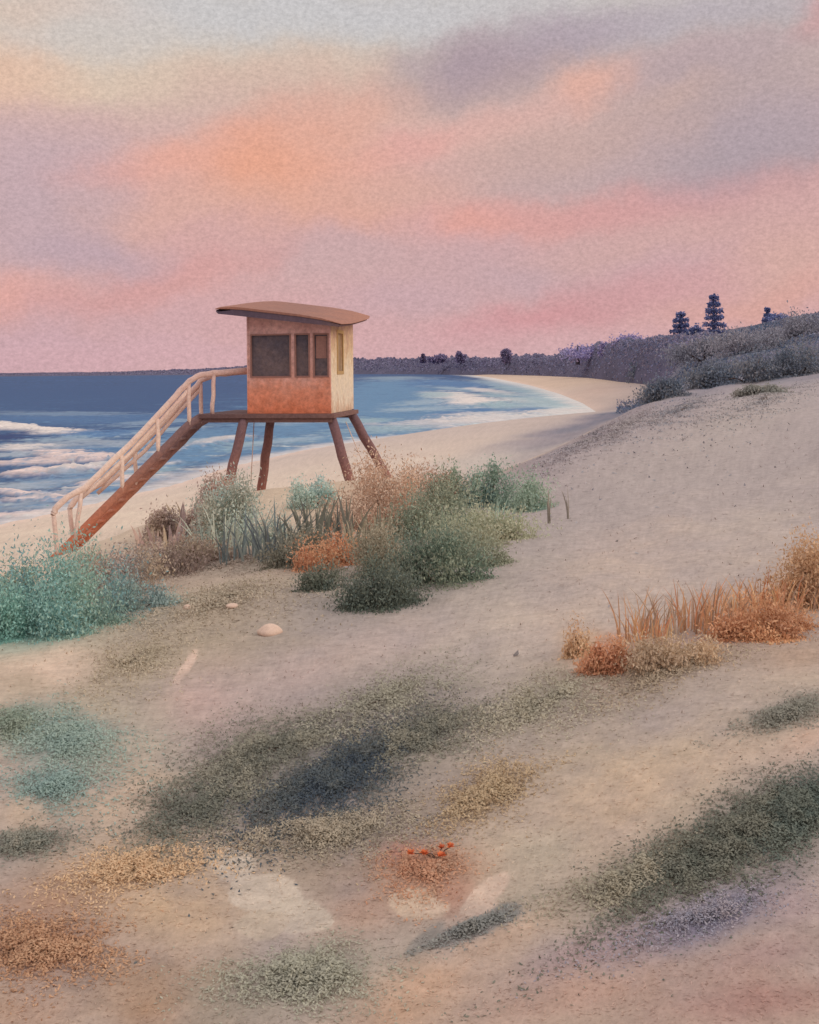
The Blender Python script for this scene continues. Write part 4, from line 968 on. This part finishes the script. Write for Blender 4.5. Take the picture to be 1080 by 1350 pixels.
# brown grass on the right
g_ = 'brown grass tufts on the right dune'
for lb, px_, py_, w_, h_, co, n_ in [
    ('sparse brown grass tuft at the left end of the right hand row', 838, 842, 60, 78, BROWN, 26), ('short thick brown grass tuft beside the leftmost sparse tuft', 858, 846, 60, 46, BROWN + RUST, 50),
    ('thin grey brown grass tuft in the middle of the right hand row', 876, 838, 50, 74, [(140, 122, 108), (128, 110, 98)], 34), ('tallest reddish grass tuft of the right hand row', 920, 830, 64, 76, BROWN + [(164, 114, 88)], 64),
    ('brown grass tuft between the tallest tuft and the ochre mound', 958, 820, 60, 56, BROWN, 44), ('rust brown grass fringe at the foot of the ochre mound', 1010, 806, 90, 60, RUST + BROWN, 70), ('brown grass fringe at the right picture edge below the mound', 1066, 800, 60, 56, BROWN, 44)]:
    tuft('grass_tuft', lb, 'grass tuft', px_, py_, w_, h_, co, n_, 3.0, .45, g_)
shrub('shrub', 'rounded ochre shrub at the right picture edge', 'shrub', 1070, 796, 110, 82, OCHRE, 6500, 6, 'warm shrubs on the right dune', clumps=24)
shrub('shrub', 'bright rust orange low shrub at the tip of the grass row', 'shrub', 800, 884, 62, 40, RUST, 2400, 6, 'warm shrubs on the right dune')
shrub('shrub', 'faded ochre shrub just left of the bright rust orange one', 'shrub', 766, 862, 44, 46, OCHRE, 1100, 6, 'warm shrubs on the right dune')
shrub('shrub', 'long low rust brown shrub below the ochre mound', 'shrub', 1010, 836, 130, 46, [(164, 114, 84), (150, 106, 82), (176, 128, 94)], 4200, 6, 'warm shrubs on the right dune', clumps=18)
shrub('shrub', 'taupe low shrub below the brown grass row', 'shrub', 890, 876, 120, 40, [(156, 132, 110), (146, 124, 106), (168, 142, 118)], 2600, 6, 'warm shrubs on the right dune')

# low creeping plants in the foreground
gd = 'low creeping plants in the foreground'
IND = [(58, 68, 82), (68, 76, 86), (80, 86, 90), (94, 94, 92)]
DSK = [(96, 94, 86), (108, 104, 94), (118, 112, 100), (130, 122, 108)]
for lb, px_, py_, a_, b_, an_, co, n_, lf in [
    ('indigo grey heart of the dark creeping plants in the middle foreground', 446, 1026, 136, 54, 26, IND, 15000, 6),
    ('dark olive creeping plant above left of the indigo grey heart', 356, 990, 134, 52, 24, DSK, 10500, 6),
    ('dark grey creeping plant right of the indigo grey heart', 560, 968, 90, 44, 18, DSK, 6500, 6),
    ('dark creeping plant at the left end above the pale sand patch', 258, 1064, 92, 42, 26, [(92, 92, 84), (104, 102, 92), (118, 112, 100)], 5600, 6.5),
    ('taupe olive creeping plant fading out at the top of the dark group', 500, 925, 130, 40, 20, [(128, 120, 108), (138, 130, 116), (148, 140, 124)], 5000, 6),
    ('ochre brown creeping plant right below the dark group', 640, 1046, 84, 38, 16, [(150, 124, 98), (160, 132, 104), (172, 146, 116)], 4500, 6.5),
    ('taupe creeping plant under the indigo grey heart', 430, 1100, 130, 40, 4, [(130, 116, 102), (140, 126, 110), (152, 136, 118)], 6500, 6.5),
    ('rust tinted creeping plant with orange flowers', 556, 1150, 60, 36, 0, [(172, 118, 90), (178, 128, 100), (160, 122, 100)], 3000, 6.5),
    ('olive taupe creeping plant on the open sand right of the dark group', 710, 928, 120, 42, 14, [(142, 132, 116), (152, 140, 122), (162, 150, 132)], 4600, 6),
    ('long dark green creeping plant in the lower right', 950, 1116, 160, 48, 24, [(92, 94, 84), (102, 100, 90), (112, 108, 96)], 12500, 7),
    ('darkest slate green creeping plant at the right picture edge', 1054, 1070, 80, 46, 22, [(82, 90, 84), (92, 98, 90), (104, 106, 96)], 7000, 7),
    ('thin taupe creeping plant trailing from the left end of the long dark green one', 830, 1158, 90, 34, 18, [(134, 124, 108), (146, 134, 116)], 3600, 7),
    ('small dark grey creeping plant at the right edge above the slate green one', 1042, 940, 64, 22, 16, [(114, 110, 102), (124, 118, 108)], 2600, 6),
    ('grey teal creeping plant with a long lobe at the left', 88, 975, 60, 84, 60, [(120, 138, 132), (130, 146, 138), (138, 150, 140)], 6000, 6),
    ('grey teal creeping plant below the long lobe', 70, 1036, 58, 34, 0, [(116, 136, 132), (128, 146, 140)], 3400, 6),
    ('olive green creeping plant cut by the left picture edge', 18, 955, 36, 30, 0, [(114, 124, 110), (124, 130, 116)], 2200, 6),
    ('small dark charcoal creeping plant low at the left edge', 36, 1112, 64, 28, 12, [(104, 104, 96), (116, 112, 102), (130, 122, 110)], 2800, 6.5),
    ('rust brown creeping plant in the bottom left corner', 50, 1250, 110, 48, 4, [(150, 106, 80), (160, 116, 88), (172, 130, 100)], 6000, 7.5),
    ('ochre creeping plant above the bottom left rust brown one', 180, 1150, 110, 40, 6, [(182, 146, 112), (192, 156, 122)], 3600, 7),
    ('grey green creeping plant at the bottom of the picture', 400, 1290, 110, 50, 8, [(140, 134, 120), (150, 144, 128)], 5000, 7.5),
    ('slate creeping strip between the two pale sand hollows', 626, 1222, 60, 13, 14, [(114, 112, 110), (124, 120, 116)], 1800, 6.5),
    ('blue violet creeping plant in the lower right below the long dark green one', 920, 1212, 120, 28, 10, [(124, 120, 136), (134, 126, 138), (146, 132, 138)], 2400, 6),
    ('taupe brown creeping plant under the brown grass row', 880, 880, 120, 30, 14, [(146, 126, 108), (156, 136, 116)], 4000, 6),
    ('blue mauve creeping plant on the dune crest right of the thin blades', 770, 582, 60, 12, 24, [(126, 120, 128), (140, 128, 134), (150, 138, 140)], 3600, 4.6),  # leaves tinted like the shade painted on the slope beneath
    ('grey mauve creeping plant higher on the dune crest beside the bay tip', 826, 560, 56, 11, 20, [(128, 120, 128), (142, 130, 134), (152, 140, 142)], 3400, 4.4),  # mauve leaf tint follows the slope's painted shade
    ('grey blue creeping plant on the sand just under the hill scrub', 900, 540, 70, 12, 12, [(128, 122, 128), (120, 118, 128), (148, 138, 140)], 3600, 4.4),
    ('mauve grey creeping plant below the hill scrub at the right picture edge', 1010, 524, 80, 12, 6, [(138, 130, 134), (128, 124, 130), (150, 142, 142)], 3600, 4.4),
    ('wide khaki brown creeping plant below the crest shrubs at left', 290, 790, 140, 40, 8, [(148, 130, 114), (156, 140, 122), (166, 148, 130)], 5200, 5.5),
    ('taupe creeping plant filling the ground under the slate blades', 300, 742, 110, 22, 0, [(144, 124, 114), (154, 134, 122), (136, 118, 108)], 4200, 5),
    ('warm brown creeping plant left of the pinkish bare sand', 180, 870, 90, 50, 30, [(154, 138, 118), (164, 146, 126)], 3600, 5.5)]:
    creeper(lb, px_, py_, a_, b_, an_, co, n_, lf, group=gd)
o_ = hit(578, 1130); mpp = o_[1] / F
fl = empty('flower', o_, 'small orange red flower cluster on the rust tinted plant', 'flower')
for i in range(6):
    c0 = o_ + np.array([rng.normal(0, 13), rng.normal(0, 13), 0]) * mpp; c0[2] = H(c0[0], c0[1]) + rng.uniform(5, 12) * mpp
    n = 16; an = np.arange(n) * 2 * math.pi / 8 + rng.uniform(0, .3, n); tilt = np.where(np.arange(n) < 8, .25, .9)
    dr = np.stack([np.cos(an), np.sin(an), tilt], 1); Lp = mpp * rng.uniform(6, 8, n)
    cen = c0 + dr / np.linalg.norm(dr, axis=1, keepdims=True) * (Lp * .46)[:, None]
    Vv, Ff, cc_ = leaves(cen, dr, Lp, Lp * .5, pick([(196, 104, 66), (206, 118, 78), (186, 98, 68)], n), .5)
    mesh_obj('blossom', Vv, Ff, M_leaf, fl, col=cc_)
    mb = MB(); mb.tube([o_ - EZ * .01, (o_ + c0) / 2 + EZ * 2 * mpp, c0], [1.0 * mpp, .8 * mpp, .6 * mpp], 5); mb.build('stem', M_twig, fl, smooth=True)

# pale stones
M_stone = mat_wash('pale_stone', [(0, alb((190, 162, 148))), (1, alb((208, 180, 166)))], lo=0, hi=.3, nscale=9, gscale=40)
def stone(label, px_, py_, w_, h_):
    o = hit(px_, py_); mp = o[1] / F; a = rng.uniform(0, 9, 3)
    mb = MB(); nU_, nV_ = 22, 14; V_ = []
    for j in range(nV_ + 1):
        ph = math.pi * j / nV_
        for i in range(nU_):
            t = 2 * math.pi * i / nU_
            q = np.array([math.sin(ph) * math.cos(t), math.sin(ph) * math.sin(t), math.cos(ph)])
            k = 1 + .16 * math.sin(2 * q[0] + a[0]) + .12 * math.sin(3 * q[1] + a[1]) + .08 * math.sin(4 * q[2] + a[2])
            V_.append(o + q * k * np.array([w_ / 2, w_ / 2.4, h_ / 2]) * mp + EZ * h_ * .12 * mp)
    F_ = [(j * nU_ + i, (j + 1) * nU_ + i, (j + 1) * nU_ + (i + 1) % nU_, j * nU_ + (i + 1) % nU_) for j in range(nV_) for i in range(nU_)]
    s_ = mesh_obj('stone', np.array(V_), F_, M_stone, None, smooth=True, loc=o)
    tag(s_, label, 'stone', 'pale stones on the dune')
stone('largest pale pink rounded stone on the brown dune', 354, 836, 31, 19)
stone('small pale stone above left of the largest pink stone', 306, 801, 16, 11)
stone('small pale stone left of the other two stones', 246, 803, 11, 8)
stone('tiny pale stone on the dark green shrub slope', 524, 752, 8, 12)

# dry grass and litter lying over the whole dune
n = 34000
iv = rng.uniform(1 / 26, 1 / 2.6, n); rr = 1 / iv; tt = rng.uniform(-R(25), R(25), n)
X, Y = np.sin(tt) * rr, np.cos(tt) * rr
ok = crest_dist(X, Y) > .2; X, Y, rr = X[ok], Y[ok], rr[ok]
Zg = H(X, Y); n = len(X)
Lg = rr / F * rng.uniform(3.5, 8, n)
cen = np.stack([X, Y, Zg + Lg * .14], 1); dr = rng.normal(size=(n, 3)); dr[:, 2] = np.abs(dr[:, 2]) * .3
gc = ground_col(X, Y) * rng.uniform(.9, 1.16, (n, 1))
Vv, Ff, cc_ = leaves(cen, dr, Lg, Lg * rng.uniform(.14, .3, n), gc, .8)
lit = mesh_obj('dry_grass_litter', Vv, Ff, M_leaf, col=np.clip(cc_, .004, .9))
tag(lit, 'fine dry grass and litter lying over the dune sand', 'dry grass', kind='stuff')
